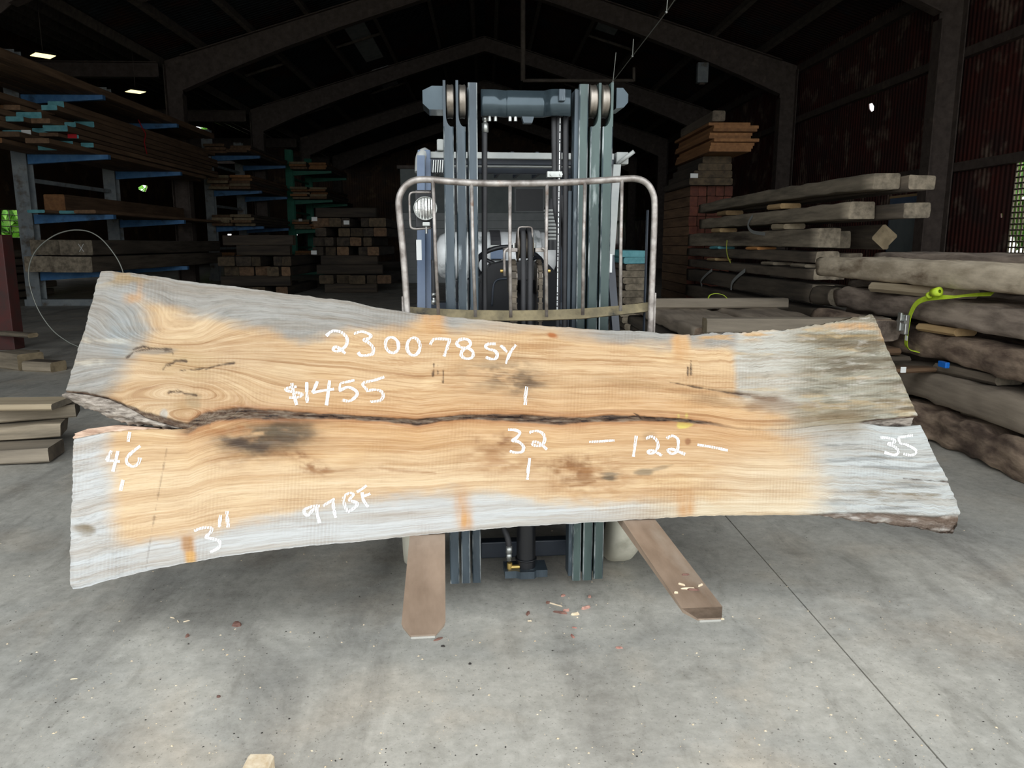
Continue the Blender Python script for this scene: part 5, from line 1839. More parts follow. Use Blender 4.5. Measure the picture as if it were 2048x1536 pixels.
def lay(name, label, cat, x0, x1, y0, y1, z0, z1, **k):
    o = timber(name, label, cat, ((x0 + x1) / 2, (y0 + y1) / 2, (z0 + z1) / 2), (x1 - x0, y1 - y0, z1 - z0), **k)
    REG.append((o, x0, x1, y0, y1, z0, z1))
    return o


NEAR = [(3.45, 4.02, 3.4, 1632, 1.165, 1.36, ('near_slab', 'near_slab'), .014, 'wide pale grey slab on top of the near right log stack'),
        (3.50, 4.02, 3.3, 1672, .873, 1.075, ('near_log', 'near_log'), .026, 'dark barky log directly under the pale slab in the near right stack'),
        (3.50, 4.05, 3.2, 1700, .595, .805, ('bark_log', 'near_log'), .034, 'red-brown barky log held by the green ratchet strap'),
        (3.42, 4.05, 3.2, 1790, .285, .515, ('log_top', 'near_log'), .022, 'smooth grey slab on the bottom log of the near right stack'),
        (3.38, 4.05, 3.1, 1730, .0, .250, ('bark_log', 'near_log'), .045, 'lumpy barky bottom log lying on the concrete at right')]
for (x0, x1, y0, uf, z0, z1, mm, ro, lb) in NEAR:
    lay('log', lb, 'log', x0, x1, y0, far_by(uf, x0), z0, z1, mats=mm, rough=ro, seg=46, rnd=.05, freq=5)
BACKROW = [(4.12, 4.75, 3.4, 1745, 1.20, 1.41, 'grey slab with thin wane behind the pale top slab of the near stack'),
           (4.12, 4.7, 3.4, 1700, .88, 1.10, 'dark log in the second row under the grey slab'), (4.12, 4.7, 3.3, 1700, .58, .80, 'dark log in the second row behind the strapped log'),
           (4.12, 4.7, 3.3, 1720, .28, .50, 'dark log low in the second row of the near stack'), (4.12, 4.7, 3.3, 1700, .0, .22, 'dark log on the floor in the second row of the near stack')]
for (x0, x1, y0, uf, z0, z1, lb) in BACKROW:
    lay('log', lb, 'log', x0, x1, y0, far_by(uf, x0), z0, z1, mats=('near_log', 'near_log'), rough=.024, seg=30, rnd=.05, freq=4)
# log ends and offcuts reaching further back
lay('log', 'rounded log end sticking out behind the near stack below the pale slab', 'log', 3.46, 3.9, far_by(1668, 3.46) + .05, far_by(1640, 3.46) + .2, .86, 1.06, mats=('dark_beam', 'beam_side'), rough=.02, seg=12, rnd=.07)
lay('log', 'mottled bark slab lying under the rounded log end of the near stack', 'log', 3.15, 3.44, far_by(1745, 3.15), far_by(1628, 3.15), .70, .87, mats=('bark_log', 'near_log'), rough=.03, seg=18, rnd=.06)
# spacers
p = b_at_x(1790, 567, 3.40)
timber('spacer_board', 'pale round-ended spacer board between top slab and dark log', 'board', (3.62, p.y, 1.118), (.26, .95, .085), ('pale_plank', 'pale_plank'), yaw=R(12), rnd=.03)
p = b_at_x(1812, 590, 3.45)
timber('spacer_board', 'short brown spacer with orange cut end under the strap roll', 'board', (3.62, p.y + .2, 1.105), (.2, .55, .05), ('beam_side', 'orange_cut'), yaw=R(20))
p = b_at_x(1855, 648, 3.45)
timber('spacer_board', 'yellowish spacer block right of the ratchet buckle', 'board', (3.60, p.y, .838), (.2, .42, .062), ('sticker', 'sticker'), yaw=R(8))
p = b_at_x(1905, 770, 3.45)
timber('spacer_board', 'thin spacer board under the red-brown strapped log', 'board', (3.62, p.y, .555), (.24, .6, .07), ('dark_beam', 'beam_side'), yaw=R(10))
p = b_at_x(1950, 868, 3.45)
timber('spacer_board', 'flat spacer board on the lumpy bottom log', 'board', (3.66, p.y, .268), (.24, .6, .03), ('beam_side', 'beam_side'), yaw=R(6))
# planks jutting into the aisle beside the slab's right end
p = b_at_z(1838, 738, .56)
ocp = timber('offcut_plank', 'brown plank with slanted tip jutting out beside the right end of the slab', 'plank', (p.x - .35, p.y + .05, .545), (.22, 1.0, .05), ('brown_board', 'orange_board'), yaw=R(-84), taper=.35)
p = b_at_z(1795, 700, .66)
timber('offcut_plank', 'short brown plank with orange end beside the buckle', 'plank', (p.x - .42, p.y + .1, .64), (.24, .9, .055), ('brown_board', 'orange_cut'), yaw=R(-86))
timber('offcut_plank', 'grey plank under the two brown planks beside the slab', 'plank', (p.x - .38, p.y + .12, .58), (.26, 1.0, .05), ('dark_beam', 'beam_side'), yaw=R(-88))
timber('offcut_block', 'grey block carrying the short planks at the stack', 'block', (p.x - .30, p.y + .14, .26), (.3, .5, .52), ('dark_beam', 'beam_side'), yaw=R(-80))

# green ratchet strap
ST = empty('ratchet_strap', (0, 0, 0), BANG)
tag(ST, 'lime green ratchet strap looped round the near right logs', 'strap')
path = [(1985, 588), (1940, 590), (1905, 594), (1875, 595), (1850, 598), (1832, 608), (1821, 628), (1816, 650), (1813, 672), (1812, 688), (1816, 697), (1828, 702), (1850, 705)]
xs = [3.62, 3.55, 3.46, 3.42, 3.40, 3.39, 3.39, 3.39, 3.39, 3.40, 3.43, 3.47, 3.55]
P = smooth_path([b_at_x(u, v, x) for (u, v), x in zip(path, xs)], 4)
MB().strip(P, (0, 1, .15), .045, .004).build('webbing', 'strap_green', ST)
c = b_at_x(1872, 584, 3.38)
MB().lathe([(-.035, .012), (-.035, .030), (.035, .034), (.035, .014)], (c.x, c.y, c.z), (.25, -.95, .2), 20).build('rolled_end', 'strap_green', ST)
MB().lathe([(-.01, .012), (-.01, .026), (.012, .026), (.012, .012)], tuple(b_at_x(1858, 591, 3.38)), (.3, -.9, .5), 16).build('strap_knot', 'strap_green', ST)
c = b_at_x(1812, 648, 3.37)
bu = MB()
bu.box(c.x - .025, c.x + .01, c.y - .035, c.y + .035, c.z - .085, c.z + .075, .008)
bu.box(c.x - .045, c.x - .02, c.y + .01, c.y + .06, c.z - .06, c.z + .09, .008)
bu.cyl((c.x - .03, c.y - .045, c.z + .02), (c.x - .03, c.y + .07, c.z + .02), .014, n=12)
bu.build('ratchet_buckle', 'zinc', ST)
c = b_at_x(1813, 676, 3.365)
MB().box(c.x - .004, c.x, c.y - .015, c.y + .015, c.z - .02, c.z + .02).build('care_label', 'white_tag', ST)
p = b_at_x(1884, 729, 3.38)
tag(inb(MB().box(p.x - .004, p.x + .03, p.y - .05, p.y + .05, p.z - .022, p.z + .022, .006).build('blue_tag', 'blue_tag')), 'small blue paint-marked tag between the barky logs at right', 'tag')
p = b_at_z(1806, 742, .585)
tg = inb(MB().box(p.x - .02, p.x + .02, p.y - .004, p.y, p.z - .012, p.z + .03).build('paper_tag', 'white_tag'))
bpy.context.view_layer.update()
tg.parent = ocp
tg.matrix_parent_inverse = ocp.matrix_world.inverted()

# ------------------------------------------------------------------ right: long beam stack behind
BX = 4.2
MIDS = [(2.08, 2.25, 1732, 1392), (1.78, 1.97, 1692, 1395), (1.45, 1.69, 1632, 1370), (1.25, 1.40, 1632, 1364), (1.03, 1.17, 1630, 1376), (.74, .98, 1628, 1350), (.42, .66, 1640, 1360), (.06, .34, 1640, 1360)]
for i, (z0, z1, un, uf) in enumerate(MIDS):
    y0, y1 = far_by(un, BX), min(far_by(uf, BX), 16.2)
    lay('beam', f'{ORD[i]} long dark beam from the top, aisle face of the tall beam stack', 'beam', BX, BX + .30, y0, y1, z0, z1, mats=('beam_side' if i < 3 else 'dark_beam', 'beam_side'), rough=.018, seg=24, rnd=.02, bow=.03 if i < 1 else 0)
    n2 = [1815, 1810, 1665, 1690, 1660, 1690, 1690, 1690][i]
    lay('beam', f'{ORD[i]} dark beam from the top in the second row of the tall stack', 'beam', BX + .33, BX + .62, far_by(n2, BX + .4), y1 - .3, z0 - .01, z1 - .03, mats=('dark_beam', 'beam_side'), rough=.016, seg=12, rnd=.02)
timber('beam', 'beam lying on edge diagonally in the tall beam stack', 'beam', (BX + .82, far_by(1715, 4.8) + 1.0, 1.58), (.24, 2.4, .24), ('dark_beam', 'beam_end'), roll=R(40), rnd=.02)
timber('beam', 'short square beam end right of the diagonal beam', 'beam', (BX + 1.12, far_by(1755, 5.3) + 1.0, 1.52), (.24, 2.0, .2), ('dark_beam', 'beam_end'), rnd=.02)
SPC = [(1442, 434, 0), (1545, 414, 0), (1555, 456, 0), (1432, 466, 1), (1430, 503, 2), (1505, 500, 3), (1425, 532, 1), (1538, 534, 1), (1600, 533, 1)]
SPL = ['pale spacer far along below the top beam', 'pale spacer midway below the top beam', 'pale spacer under the second beam by the grey strap', 'pale spacer far along under the second beam', 'teal spacer under the third beam', 'orange spacer under the third beam', 'pale spacer far along under the fourth beam', 'brown spacer block under the fourth beam', 'grey spacer block near the end of the fourth beam']
SPM = ['sticker', 'sticker', 'pale_plank', 'sticker', 'teal_paint', 'orange_cut', 'sticker', 'beam_side', 'beam_side']
gaps = [2.025, 2.025, 1.735, 1.735, 1.425, 1.425, 1.21, 1.21, 1.21]
for (u, v, k), lb, m_, gz in zip(SPC, SPL, SPM, gaps):
    yy = far_by(u, BX)
    timber('spacer_board', lb + ' in the tall stack', 'board', (BX + .12, yy, gz), (.32, .42, .045 if gz in (1.425, 1.21) else .075), (m_, m_), yaw=R(4))


def band(name, lb, pts, bx, w, m, cat='strap'):
    P = smooth_path([b_at_x(u, v, bx) for u, v in pts], 5)
    return tag(inb(MB().strip(P, (0, 1, 0), w, .004).build(name, m)), lb, cat)


band('strap', 'grey strap hanging off the second beam of the tall stack', [(1505, 432), (1497, 445), (1497, 455), (1506, 464), (1530, 468)], BX - .02, .05, 'strap_grey')
band('strap', 'thin yellow strap across the third beam of the tall stack', [(1454, 480), (1453, 495), (1455, 512), (1461, 525)], BX - .02, .03, 'strap_yellow')
band('strap', 'grey strap loop left of its twin low on the tall stack', [(1424, 540), (1412, 550), (1402, 562), (1404, 572)], BX - .04, .05, 'strap_grey')
band('strap', 'grey strap loop with buckle low on the tall stack', [(1490, 541), (1475, 553), (1464, 566), (1462, 580)], BX - .04, .06, 'strap_grey')
# leaning metal door panel against the right wall, behind the stack
DP = empty('metal_door_panel', BR @ Vector((10.72, 0, 0)), BANG)
tag(DP, 'blue-grey metal door leaf standing against the right wall', 'door leaf')
a = b_at_x(1852, 398, 10.72).y; b = b_at_x(1784, 398, 10.72).y
MB().box(-.05, 0, a, b, 0, 2.72, .01).build('leaf', 'guard_blue', DP)
MB().box(-.07, -.05, a + .1, b - .1, .2, 2.5, .01).build('recessed_panel', 'office_grey', DP)
MB().box(-.07, -.05, a, b, 2.66, 2.72).build('top_strip', 'sticker', DP)

# ------------------------------------------------------------------ red lumber block and boards above it
BYL = 16.6
xa, xb = b_at_y(1376, 480, BYL).x, b_at_y(1460, 480, BYL).x
zt = b_at_y(1400, 372, BYL).z
nc, nr = 5, 13
w, h = (xb - xa) / nc, zt / nr
proto = None
for r_ in range(nr):
    for c_ in range(nc):
        cc = (xa + (c_ + .5) * w + random.uniform(-.004, .004), BYL + 1.2 + random.uniform(-.04, .05), (r_ + .5) * h)
        if proto is None:
            proto = timber('lumber', '', 'lumber', cc, (w - .012, 2.4, h - .01), ('brown_board', 'red_lumber'), rough=.004, seg=1, rnd=.008)
            o = proto
        else:
            o = proto.copy(); COL.objects.link(o); o.location = BR @ Vector(cc)
        tag(o, f'red-brown lumber end, {ONE[r_]} row from below, {ONE[c_]} from left, block behind the beams', 'lumber', 'red-brown lumber block')
zz_ = zt
for i in range(4):
    lay('timber', f'{ORD[3 - i]} dark timber of four between the red lumber and the fanned boards', 'timber', xa - .1 + .1 * i, xb - .1, BYL - .3 + .05 * i, BYL + 2.0, zz_, zz_ + .14, mats=('old_timber', 'old_end'), rough=.006, seg=2)
    zz_ += .15
for i in range(3):
    stick_tag((1366, 1364, 1388)[i], (329, 346, 352)[i], 'white_tag', .16, .1, 'white paper tag')
for i in range(9):
    ya = BYL - .9 + .06 * (i % 3)
    lay('board', f'{ORD[8 - i]} orange board from the top of the fanned pile over the red lumber', 'board', xa + .12 + .03 * (i % 4), xb + .05 + .05 * ((i * 5) % 4), ya, ya + 2.8, zz_, zz_ + .058, mats=('orange_board', 'orange_board'), rough=.003, seg=2, rnd=.004)
    zz_ += .064
lay('timber', 'grey timber lying on the fanned orange boards', 'timber', xa + .15, xb - .5, BYL - .9, BYL + 1.6, zz_, zz_ + .2, mats=('dark_beam', 'dark_beam'), rough=.006, seg=2)
stick_tag(1408, 262, 'white_tag', .2, .12, 'white paper tag')

# ------------------------------------------------------------------ low pile of wide slabs right of the forklift
pA0, pA1 = b_at_y(1308, 607, 8.5), b_at_y(1575, 607, 8.5)
pB0, pB1 = b_at_y(1405, 650, 6.5), b_at_y(1762, 650, 6.5)
zA0, zA1 = b_at_y(1450, 617, 8.5).z, b_at_y(1450, 597, 8.5).z
zB0, zB1 = b_at_y(1500, 664, 6.5).z, b_at_y(1500, 634, 6.5).z
ztop = min(zA0, zB0 + .05)
timber('plank', 'pale grey plank laid across the far end of the wide slabs', 'plank', ((pA0.x + pA1.x) / 2, 8.55, (zA0 + zA1) / 2), (.16, pA1.x - pA0.x, zA1 - zA0), ('grey_plank', 'pale_plank'), yaw=R(-90), rough=.004)
timber('plank', 'pale plank with light cut end laid across the near end of the wide slabs', 'plank', ((pB0.x + pB1.x) / 2, 6.42, (zB0 + zB1) / 2), (.16, pB1.x - pB0.x, zB1 - zB0), ('grey_plank', 'pale_plank'), yaw=R(-91), rough=.004)
P = smooth_path([b_at_y(u, v, 8.52) for u, v in ((1416, 597), (1420, 590), (1432, 587), (1446, 590), (1454, 597))], 5)
tag(inb(MB().strip(P, (0, 1, 0), .03, .004).build('strap', 'strap_green')), 'green strap end lying on the far pale grey plank', 'strap')
lay('wide_slab', 'wide live-edge slab with a ragged bark edge lying left on the low pile', 'wood slab', 1.78, 2.48, 6.55, 9.3, zA0 - .125, zA0 - .003, mats=('log_top', 'bark_log'), rough=.03, seg=22, rnd=.03)
lay('wide_slab', 'wide live-edge slab lying right on the low pile', 'wood slab', 2.60, 3.25, 6.55, 9.3, zA0 - .125, zA0 - .003, mats=('log_top', 'bark_log'), rough=.022, seg=22, rnd=.03)
zq = zA0 - .135
i = 0
while zq > .12:
    for k, (x0, x1) in enumerate(((1.70, 2.45), (2.58, 3.22))):
        lay('wide_slab', f'{ORD[i]} dark slab below the {"left" if k == 0 else "right"} top slab of the low pile', 'wood slab', x0 + .03 * (i % 2), x1, 6.75 + .1 * (i % 3), 9.2, zq - .105, zq, mats=('dark_beam', 'bark_log'), rough=.016, seg=10, rnd=.02)
    zq -= .118
    i += 1
# small board pile between the forklift and the slabs
nb_ = int(b_at_y(1268, 492, 12.5).z / .107)
for i in range(nb_):
    z1 = (nb_ - i) * .107
    lay('board', f'{ORD[i]} board from the top of the small pile seen past the backrest', 'board', b_at_y(1243, 500, 12.5).x + .04 * (i % 3), b_at_y(1292, 500, 12.5).x, 12.5, 14.6, z1 - .107, z1 - .004, mats=('teal_paint', 'teal_paint') if i < 2 else ('dark_beam', 'beam_side'), rough=.006, seg=3)

# ------------------------------------------------------------------ left: near plank pile, blocks, wire hoop
LP = [(80, 820, 836, 'pale_plank', 'thin plank with yellow sapwood on top of the near left pile', .30),
      (84, 838, 866, 'beam_side', 'rough thick plank under the thin yellow one at left', .26),
      (62, 858, 890, 'beam_side', 'rough grey plank in the middle of the near left pile', .26),
      (74, 893, 932, 'grey_plank', 'grey plank lowest in the near left pile', .3)]
zprev = None
for i, (ur, v0, v1, m_, lb, wd) in enumerate(reversed(LP)):
    by = 5.15 + .05 * i
    pr = b_at_y(ur, v1, by)
    z0 = max(b_at_y(ur, v1, by).z, .0) if zprev is None else zprev + .012
    z1 = z0 + (.10, .10, .095, .045)[i]
    zprev = z1
    L_ = 1.5
    ya = R((-82, -74, -70, -88)[i])
    timber('plank', lb, 'plank', (pr.x - L_ / 2 * .97, by + .12 + (.0, .1, .14, .1)[i], (z0 + z1) / 2), (wd, L_, z1 - z0), (m_, 'dark_beam' if i < 3 else 'grey_plank'), yaw=ya, rough=.012 if i < 3 else .004, seg=10, rnd=.012)
for i, (u, v, sz, lb, ya) in enumerate(((30, 738, (.32, .5, .2), 'grey squared block lying on the floor by the red column', 60), (80, 744, (.24, .4, .12), 'small dark offcut beside the grey block at left', 75), (12, 725, (.3, .6, .12), 'brown offcut leaning on the grey block at left', 100), (28, 706, (.16, .7, .06), 'thin brown board on the offcuts by the red column', 65))):
    p = b_at_z(u, v, 0)
    timber('offcut', lb, 'offcut', (p.x, p.y + .1, sz[2] / 2 + (.22 if i == 3 else 0)), sz, ('beam_side', 'beam_end'), yaw=R(ya), rough=.008, seg=4)
hp = [(215, 724), (190, 710), (158, 694), (135, 683), (105, 660), (78, 622), (62, 580), (57, 545), (64, 515), (80, 492), (105, 473), (130, 463), (155, 460), (180, 464), (203, 478), (224, 502), (240, 528), (248, 556), (246, 600)]
P = smooth_path([at_y(u, v, 9.6) for u, v in hp], 5)
tag(MB().tube(P, .008, 6).build('wire_hoop', 'wire'), 'big springy loop of steel strapping standing behind the slab at left', 'wire')

# ------------------------------------------------------------------ left: cantilever racks with boards
LEV = [.83, 2.18, 3.57, 4.92]


def rack(bys, xr, reach, lb, mpost, marm, h=5.9, lev=LEV):
    e = empty('cantilever_rack', BR @ Vector((xr, bys[0], 0)), BANG)
    tag(e, lb, 'rack')
    for by in bys:
        y = by - bys[0]
        c = MB()
        c.box(-.17, .17, y - .14, y - .12, 0, h)
        c.box(-.17, .17, y + .12, y + .14, 0, h)
        c.box(-.012, .012, y - .12, y + .12, 0, h)
        c.build('upright', mpost, e)
        MB().box(-.25, reach * .9, y - .12, y + .12, 0, .16, .01).build('base_foot', mpost, e)
        for z in lev:
            MB().prism([(.17, z - .22), (.17, z), (reach, z), (reach, z - .10)], 'y', y - .07, y + .07).build('arm', marm, e)
    for z in (1.3, 3.0, 4.6):
        MB().box(-.04, .04, .14, bys[-1] - bys[0] - .14, z - .05, z + .05).build('brace', mpost, e)
    return e


RX = -11.0
rack([19.3, 23.7], RX, 2.05, 'near cantilever lumber rack with blue arms and grey uprights on the left', 'rack_grey', 'rack_blue')
rack([32.0, 36.0], RX, 2.05, 'far cantilever lumber rack with blue arms on the left', 'rack_grey', 'rack_blue')
pp = b_at_z(13, 700, 0)
tag(inb(MB().box(pp.x - .12, pp.x + .12, pp.y, pp.y + .25, 0, 1.62, .01).build('steel_post', 'steel_red')), 'short dark red steel post at the left edge of the view', 'post')
rack([38.5, 42.5], -9.4, 2.0, 'green cantilever rack deep in the hall on the left', 'rack_green', 'rack_green')
cnt = 0
rg = random.Random(12)
# main bundle on the third level: fanned boards with painted ends
z = 3.575
for r_ in range(8):
    th = rg.choice((.09, .115, .14))
    x = RX + .2
    k = 0
    while x < RX + 1.75:
        w = rg.uniform(.3, .62)
        x1 = min(x + w, RX + 1.95)
        near = 16.9 + rg.uniform(-.8, 1.3) + .25 * k
        cut = rg.choice(('teal_paint', 'teal_paint', 'orange_board', 'brown_board'))
        lay('board', f'{"teal" if cut == "teal_paint" else "orange" if cut == "orange_board" else "brown"}-ended board, {ONE[r_]} row from below, {ONE[k]} from left, big rack bundle', 'board', x, x1 - .02, near, min(near + rg.uniform(8.5, 10.5), 27.3), z, z + th - .012, mats=('brown_board', cut), rough=.005, seg=4, rnd=.012)
        x = x1
        k += 1
    z += th
band('red_ribbon', 'red ribbon hanging down the bundle of boards on the near rack', [(277, 240), (284, 255), (291, 268), (289, 285), (294, 308)], RX + 2.02, .05, 'red_tag', 'ribbon')
for (u, v, m_, lb) in ((53, 265, 'white_tag', 'pale tag on a painted board end at left of the rack bundle'), (145, 272, 'red_tag', 'red tag on a painted board end of the rack bundle')):
    stick_tag(u, v, m_, .2, .1, lb)
# top level: long brown timbers
for i in range(5):
    x = RX + .2 + .36 * i
    lay('timber', f'long brown timber, {("first", "second", "third", "fourth", "fifth")[i]} from the left on the top rack arms', 'timber', x, x + .33, 13.2 + .5 * (i % 3), 27.0, 4.93, 5.10 + .05 * (i % 2), mats=('brown_board', 'orange_board'), rough=.006, seg=4)
# second level
for i, (x0, x1, y0, y1, th, mm) in enumerate(((.5, .9, 18.4, 27, .07, 'teal_paint'), (.95, 1.35, 18.9, 27.5, .07, 'teal_paint'), (1.4, 1.9, 18.7, 27.4, .08, 'brown_board'), (.3, .8, 19.5, 27, .4, 'orange_board'))):
    lay('board', ('teal-ended board left on the second rack level', 'teal-ended board in the middle of the second rack level', 'dark board along the front of the second rack level', 'thick timber at the back of the second rack level')[i], 'board', RX + x0, RX + x1, y0, y1, 2.19 + (.08 if i == 3 else 0), 2.19 + th + (.08 if i == 3 else 0), mats=('brown_board', mm), rough=.006, seg=4, bow=.0)
# lowest level: heavy dark timbers
for i, (x0, x1, y0, z0, z1) in enumerate(((.2, .85, 18.6, .84, 1.2), (.95, 1.9, 18.3, .84, 1.2), (.2, 1.0, 18.9, 1.23, 1.58), (1.1, 1.85, 18.5, 1.23, 1.58))):
    t = lay('timber', ('heavy dark timber lower left on the lowest rack arms', 'heavy dark timber lower right on the lowest rack arms', 'heavy dark timber upper left on the lowest rack arms', 'heavy dark timber with chalk cross on the lowest rack arms')[i], 'timber', RX + x0, RX + x1, y0, 27.2, z0, z1, mats=('dark_beam', 'beam_side'), rough=.01, seg=6)
xm = MB()
for s in (-1, 1):
    xm.tube([(-.06 * s, 0, .09), (.05 * s, 0, -.09)], .007, 5)
o = xm.build('chalk_cross', 'white_tag')
o.rotation_euler = (0, 0, BANG)
o.location = BR @ Vector((b_at_y(153, 482, 18.3).x, 18.48, 1.40))
bpy.context.view_layer.update()
o.parent = t
o.matrix_parent_inverse = t.matrix_world.inverted()
# far racks: a few layers each
for (by0, bx0, nm) in ((30.8, RX, 'far blue rack'), (37.3, -9.4, 'green rack')):
    for li, zl in enumerate(LEV):
        n = (3, 4, 5, 3)[li]
        zc = zl + .005
        for r_ in range(n):
            for k in range(2):
                th = rg.choice((.07, .1, .14))
                y0 = by0 + rg.uniform(0, .6)
                lay('board', f'{ONE[r_]} board from below, {"back" if k == 0 else "front"} pile, {("lowest", "second", "third", "top")[li]} level, {nm}', 'board', bx0 + .25 + .85 * k, bx0 + 1.05 + .85 * k, y0, y0 + 5.6, zc, zc + .1, mats=(rg.choice(('brown_board', 'dark_beam')), rg.choice(('orange_board', 'brown_board', 'beam_end'))), rough=.004, seg=2)
            zc += .108
# pile below the barred window
for i in range(6):
    lay('board', f'{ORD[5 - i]} board from the top of the low pile under the barred window', 'board', -13.6, -12.6 + .1 * (i % 3), 20.6 + .1 * (i % 2), 23, .05 + .22 * i, .05 + .22 * i + .17, mats=('dark_beam', 'beam_side'), rough=.01, seg=3)

# ------------------------------------------------------------------ timber stacks on the floor, centre left
def stack(name, u0, u1, v0, by, rows, lb, seed):
    rg = random.Random(seed)
    xa, xb = b_at_y(u0, 500, by).x, b_at_y(u1, 500, by).x
    ztop = b_at_y(u0, v0, by).z
    h = ztop / rows
    for r_ in range(rows):
        x = xa + rg.uniform(0, .25)
        k = 0
        if rg.random() < .3:
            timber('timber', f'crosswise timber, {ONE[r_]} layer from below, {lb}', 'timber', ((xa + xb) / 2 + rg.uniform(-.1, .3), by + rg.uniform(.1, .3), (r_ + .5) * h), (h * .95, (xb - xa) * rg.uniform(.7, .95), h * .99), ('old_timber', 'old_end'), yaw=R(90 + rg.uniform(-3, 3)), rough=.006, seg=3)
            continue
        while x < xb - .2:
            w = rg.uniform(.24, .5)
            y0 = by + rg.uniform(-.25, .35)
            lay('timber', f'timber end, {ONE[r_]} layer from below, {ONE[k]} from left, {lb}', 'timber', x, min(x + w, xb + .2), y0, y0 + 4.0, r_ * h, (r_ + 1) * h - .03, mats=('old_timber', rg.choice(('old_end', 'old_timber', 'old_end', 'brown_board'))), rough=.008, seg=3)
            x += w + rg.choice((.02, .03, .3))
            k += 1


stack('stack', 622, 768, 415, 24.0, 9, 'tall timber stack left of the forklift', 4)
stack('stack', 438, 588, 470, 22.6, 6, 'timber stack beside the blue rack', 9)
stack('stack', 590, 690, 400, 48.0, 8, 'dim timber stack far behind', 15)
for i, (u, v) in enumerate(((661, 422), (629, 438), (693, 445), (662, 464), (601, 440), (628, 505))):
    stick_tag(u, v, 'white_tag', .17, .12, 'white paper tag')

# ------------------------------------------------------------------ overhead: lamps, hanging box, hook line, hanging frame
for i, (u, v, s) in enumerate(((86, 112, .48), (271, 184, .48))):
    p = b_at_z(u, v, 6.47)
    e = empty('ceiling_lamp', BR @ p, BANG + R(45))
    tag(e, ('square glowing lamp nearest, high on the left above the rack', 'square glowing lamp further back beside the blue rack arm')[i], 'lamp')
    MB().box(-s / 2, s / 2, -s / 2, s / 2, 0, .012).build('panel', 'lamp_glow', e)
    MB().box(-s / 2 - .02, s / 2 + .02, -s / 2 - .02, s / 2 + .02, .012, .08, .01).build('housing', 'black_plastic', e)
    zz2 = zroof(p.x)
    MB().tube([(0, 0, .08), (0, 0, zz2 - 6.47)], .012, 6).build('rod', 'steel_dark', e)
p0, p1 = b_at_y(1393, 166, 27.8), b_at_y(1416, 126, 27.8)
hb_ = empty('hanging_box', BR @ Vector(((p0.x + p1.x) / 2, 27.8, p0.z)), BANG)
tag(hb_, 'grey metal box hanging from the right rafter', 'box')
hw2, hh = (p1.x - p0.x) / 2, p1.z - p0.z
MB().box(-hw2, hw2, -.12, .12, 0, hh, .015).build('body', 'rack_grey', hb_)
MB().box(-hw2 * .5, hw2 * .5, -.08, .08, -.06, 0, .01).build('socket', 'steel_dark', hb_)
MB().tube([(0, 0, hh), (0, 0, hh + .75)], .02, 6).build('stem', 'steel_dark', hb_)
hk = empty('hook_line'); tag(hk, 'thin cable with small hooks running under the roof above the mast', 'cable')
line = [(1226, 163, 9.0), (1265, 112, 8.0), (1333, 24, 6.6), (1390, -60, 5.8)]
MB().tube([at_y(u, v, y) for u, v, y in line], .004, 5).build('cable', 'wire', hk)
for (u, v, u2, v2, y) in ((1226, 163, 1232, 105, 9.0), (1265, 112, 1267, 78, 8.0), (1333, 24, 1336, -10, 6.6)):
    MB().tube([at_y(u, v, y), at_y(u2, v2, y)], .004, 5).build('hanger', 'wire', hk)
    p = at_y(u, v, y)
    MB().lathe([(-.012, .002), (0, .014), (.012, .002)], tuple(p), (0, 0, 1), 8).build('hook', 'zinc', hk)
hf = empty('hanging_pipework'); tag(hf, 'slender metal pipework hanging from the roof behind the mast top', 'pipes')
Yf = 24.0
MB().tube([at_y(1046, -95, Yf), at_y(1046, 162, Yf)], .075, 8).build('upright_pipe', 'purlin_wood', hf)
MB().tube([at_y(1046, 161, Yf), at_y(1268, 161, Yf)], .05, 8).build('cross_pipe', 'purlin_wood', hf)
MB().tube([at_y(1268, 163, Yf), at_y(1268, 135, Yf)], .045, 8).build('short_pipe', 'purlin_wood', hf)

# ------------------------------------------------------------------ floor litter
def chip(u, v, l, w, h, m, lb, ang=0, group=None, name='wood_chip', z=0.0):
    p = at_z(u, v, z)
    mb = MB()
    rg = random.Random(int(u * 13 + v))
    n = 9
    ring = []
    for i in range(n):
        t = 2 * math.pi * i / n
        k = rg.uniform(.65, 1.1)
        ring.append((l / 2 * k * math.cos(t), w / 2 * k * math.sin(t)))
    vs = [(x, y, 0) for x, y in ring] + [(x * .8, y * .7, h * rg.uniform(.5, 1)) for x, y in ring] + [(0, 0, h * .9)]
    fs = [tuple(range(n - 1, -1, -1))] + [(i, (i + 1) % n, n + (i + 1) % n, n + i) for i in range(n)] + [(n + i, n + (i + 1) % n, 2 * n) for i in range(n)]
    o = mb.add(vs, fs).build(name, m)
    o.location = p
    o.rotation_euler = (0, 0, R(ang))
    return tag(o, lb, 'wood chip', group)


chip(474, 1251, .048, .032, .016, 'chip_brown', 'big dark red bark piece on the floor below the left of the slab', 5, name='bark_piece')
chip(375, 1273, .024, .016, .010, 'chip_brown', 'small dark bark piece left of the big bark piece', 80, name='bark_piece')
chip(437, 1394, .016, .012, .008, 'chip_brown', 'dark bark crumb well in front of the big bark piece', 0, name='bark_piece')
chip(1126, 1192, .024, .016, .008, 'chip_red', 'pinkish chip under the lift cylinder, left of two', 20)
chip(1179, 1194, .022, .016, .008, 'chip_red', 'pinkish chip right of the lift cylinder', 80)
chip(1096, 1206, .022, .018, .010, 'chip_brown', 'reddish chip with a splinter in front of the mast', 60)
chip(1112, 1210, .07, .006, .005, 'chip_pale', 'long pale splinter beside the reddish chip', -30)
chip(1055, 1228, .036, .018, .010, 'chip_brown', 'dark red bark chip left of the splinter heap', 75)
chip(1150, 1229, .05, .018, .010, 'chip_pale', 'pale torn splinter at the heart of the splinter heap', 10)
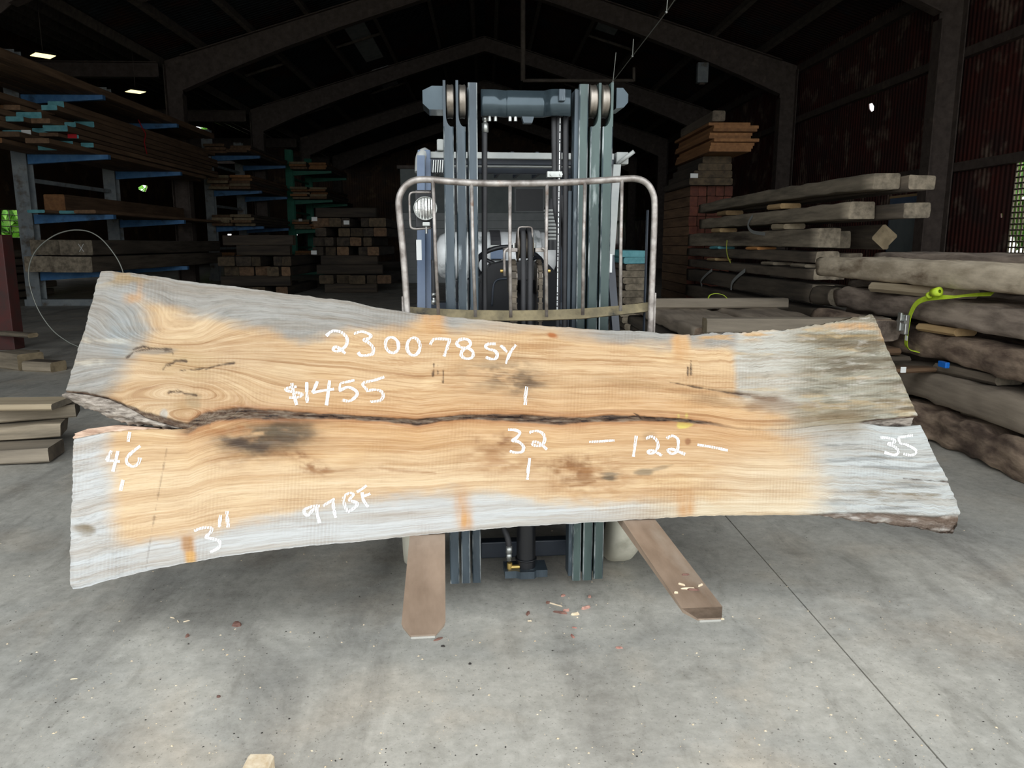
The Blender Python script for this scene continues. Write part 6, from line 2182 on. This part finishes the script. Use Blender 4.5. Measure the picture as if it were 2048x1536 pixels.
chip(1172, 1217, .06, .016, .012, 'chip_red', 'red fibrous splinter right in the splinter heap', 28)
chip(1120, 1226, .06, .014, .010, 'chip_brown', 'brown fibrous splinter left in the splinter heap', -20)
chip(1133, 1222, .03, .012, .010, 'chip_red', 'small red splinter at the top of the splinter heap', 0)
chip(1145, 1273, .036, .012, .008, 'chip_red', 'pink chip standing out in front of the splinter heap', -70)
chip(1149, 1256, .024, .008, .005, 'chip_red', 'thin pink sliver in front of the splinter heap', -10)
chip(1238, 1296, .03, .016, .006, 'chip_red', 'pink chip alone right of the splinter heap', -10)
chip(1059, 1242, .022, .008, .004, 'chip_pale', 'pale oval chip below the dark red chip', 0)
chip(876, 1279, .045, .016, .006, 'chip_brown', 'reddish fibre bundle at the left fork tip', 40)
chip(886, 1293, .016, .012, .006, 'chip_dark', 'dark crumb beside the fibre bundle at the left fork tip', 0)
chip(940, 1328, .012, .010, .006, 'chip_dark', 'dark crumb in the open floor left of centre', 0)
chip(148, 1358, .026, .005, .003, 'chip_pale', 'white sliver alone on the floor at lower left', 12)
chip(1442, 1238, .026, .010, .006, 'chip_pale', 'pale chip at the right fork tip', -15)
for i, (u, v, l, a) in enumerate(((345, 1236, .03, -20), (356, 1243, .03, -50), (372, 1243, .03, 30))):
    chip(u, v, l, .004, .004, 'chip_pale', ('left', 'middle', 'right')[i] + ' piece of the pale broken straw above the big bark piece', a, name='straw')
zfk = 0.0
for o_ in FK.children:
    if o_.name.startswith('fork_blade'):
        zfk = max(zfk, max(v_.co.z for v_ in o_.data.vertices))
for i, (u, v, l, w, a, m_) in enumerate(((1375, 1178, .05, .008, 0, 'chip_pale'), (1385, 1180, .045, .012, -10, 'chip_brown'), (1400, 1172, .03, .008, 40, 'chip_pale'), (1352, 1186, .014, .012, 0, 'chip_pale'), (1364, 1170, .03, .008, -35, 'chip_pale'), (1372, 1150, .03, .012, 10, 'chip_brown'))):
    chip(u, v, l, w, .006, m_, ('long pale splinter on the right fork', 'brown bark shred on the right fork', 'pale splinter at the right edge of the right fork', 'pale crumb on the left edge of the right fork', 'pale splinter at the left of the right fork', 'bark shred higher up on the right fork')[i], a, z=zfk)
# wood block just showing at the bottom edge
p = at_z(518, 1560, 0)
timber('wood_block', 'pale sawn wood block peeking in at the bottom edge', 'block', (p.x, p.y, .03), (.075, .06, .06), ('chip_pale', 'orange_cut'), rough=.003, seg=2, rnd=.008, world=True)
# uncountable crumbs and sawdust
rg = random.Random(99)
for nm, m_, n, s0, s1, lb in (('pale_crumbs', 'chip_pale', 700, .0016, .0062, 'pale sawdust crumbs scattered over the concrete'), ('dark_crumbs', 'chip_dark', 620, .0014, .0052, 'dark grit scattered over the concrete')):
    mb = MB()
    for i in range(n):
        u = rg.uniform(-80, 2120)
        v = 1060 + 560 * rg.random() ** .8
        p = at_z(u, v, 0)
        a = rg.uniform(0, 6.28)
        s = s0 + (s1 - s0) * rg.random() ** 3
        e = s * rg.uniform(.4, 1)
        ca, sa = math.cos(a), math.sin(a)
        q4 = [(s, 0), (0, e), (-s, 0), (0, -e)]
        vs = [(p.x + x * ca - y * sa, p.y + x * sa + y * ca, .0004) for x, y in q4] + [(p.x, p.y, .0006 + s * .5)]
        mb.add(vs, [(0, 1, 4), (1, 2, 4), (2, 3, 4), (3, 0, 4), (3, 2, 1, 0)])
    o = mb.build(nm, m_)
    o['kind'] = 'stuff'
    tag(o, lb, 'crumbs')
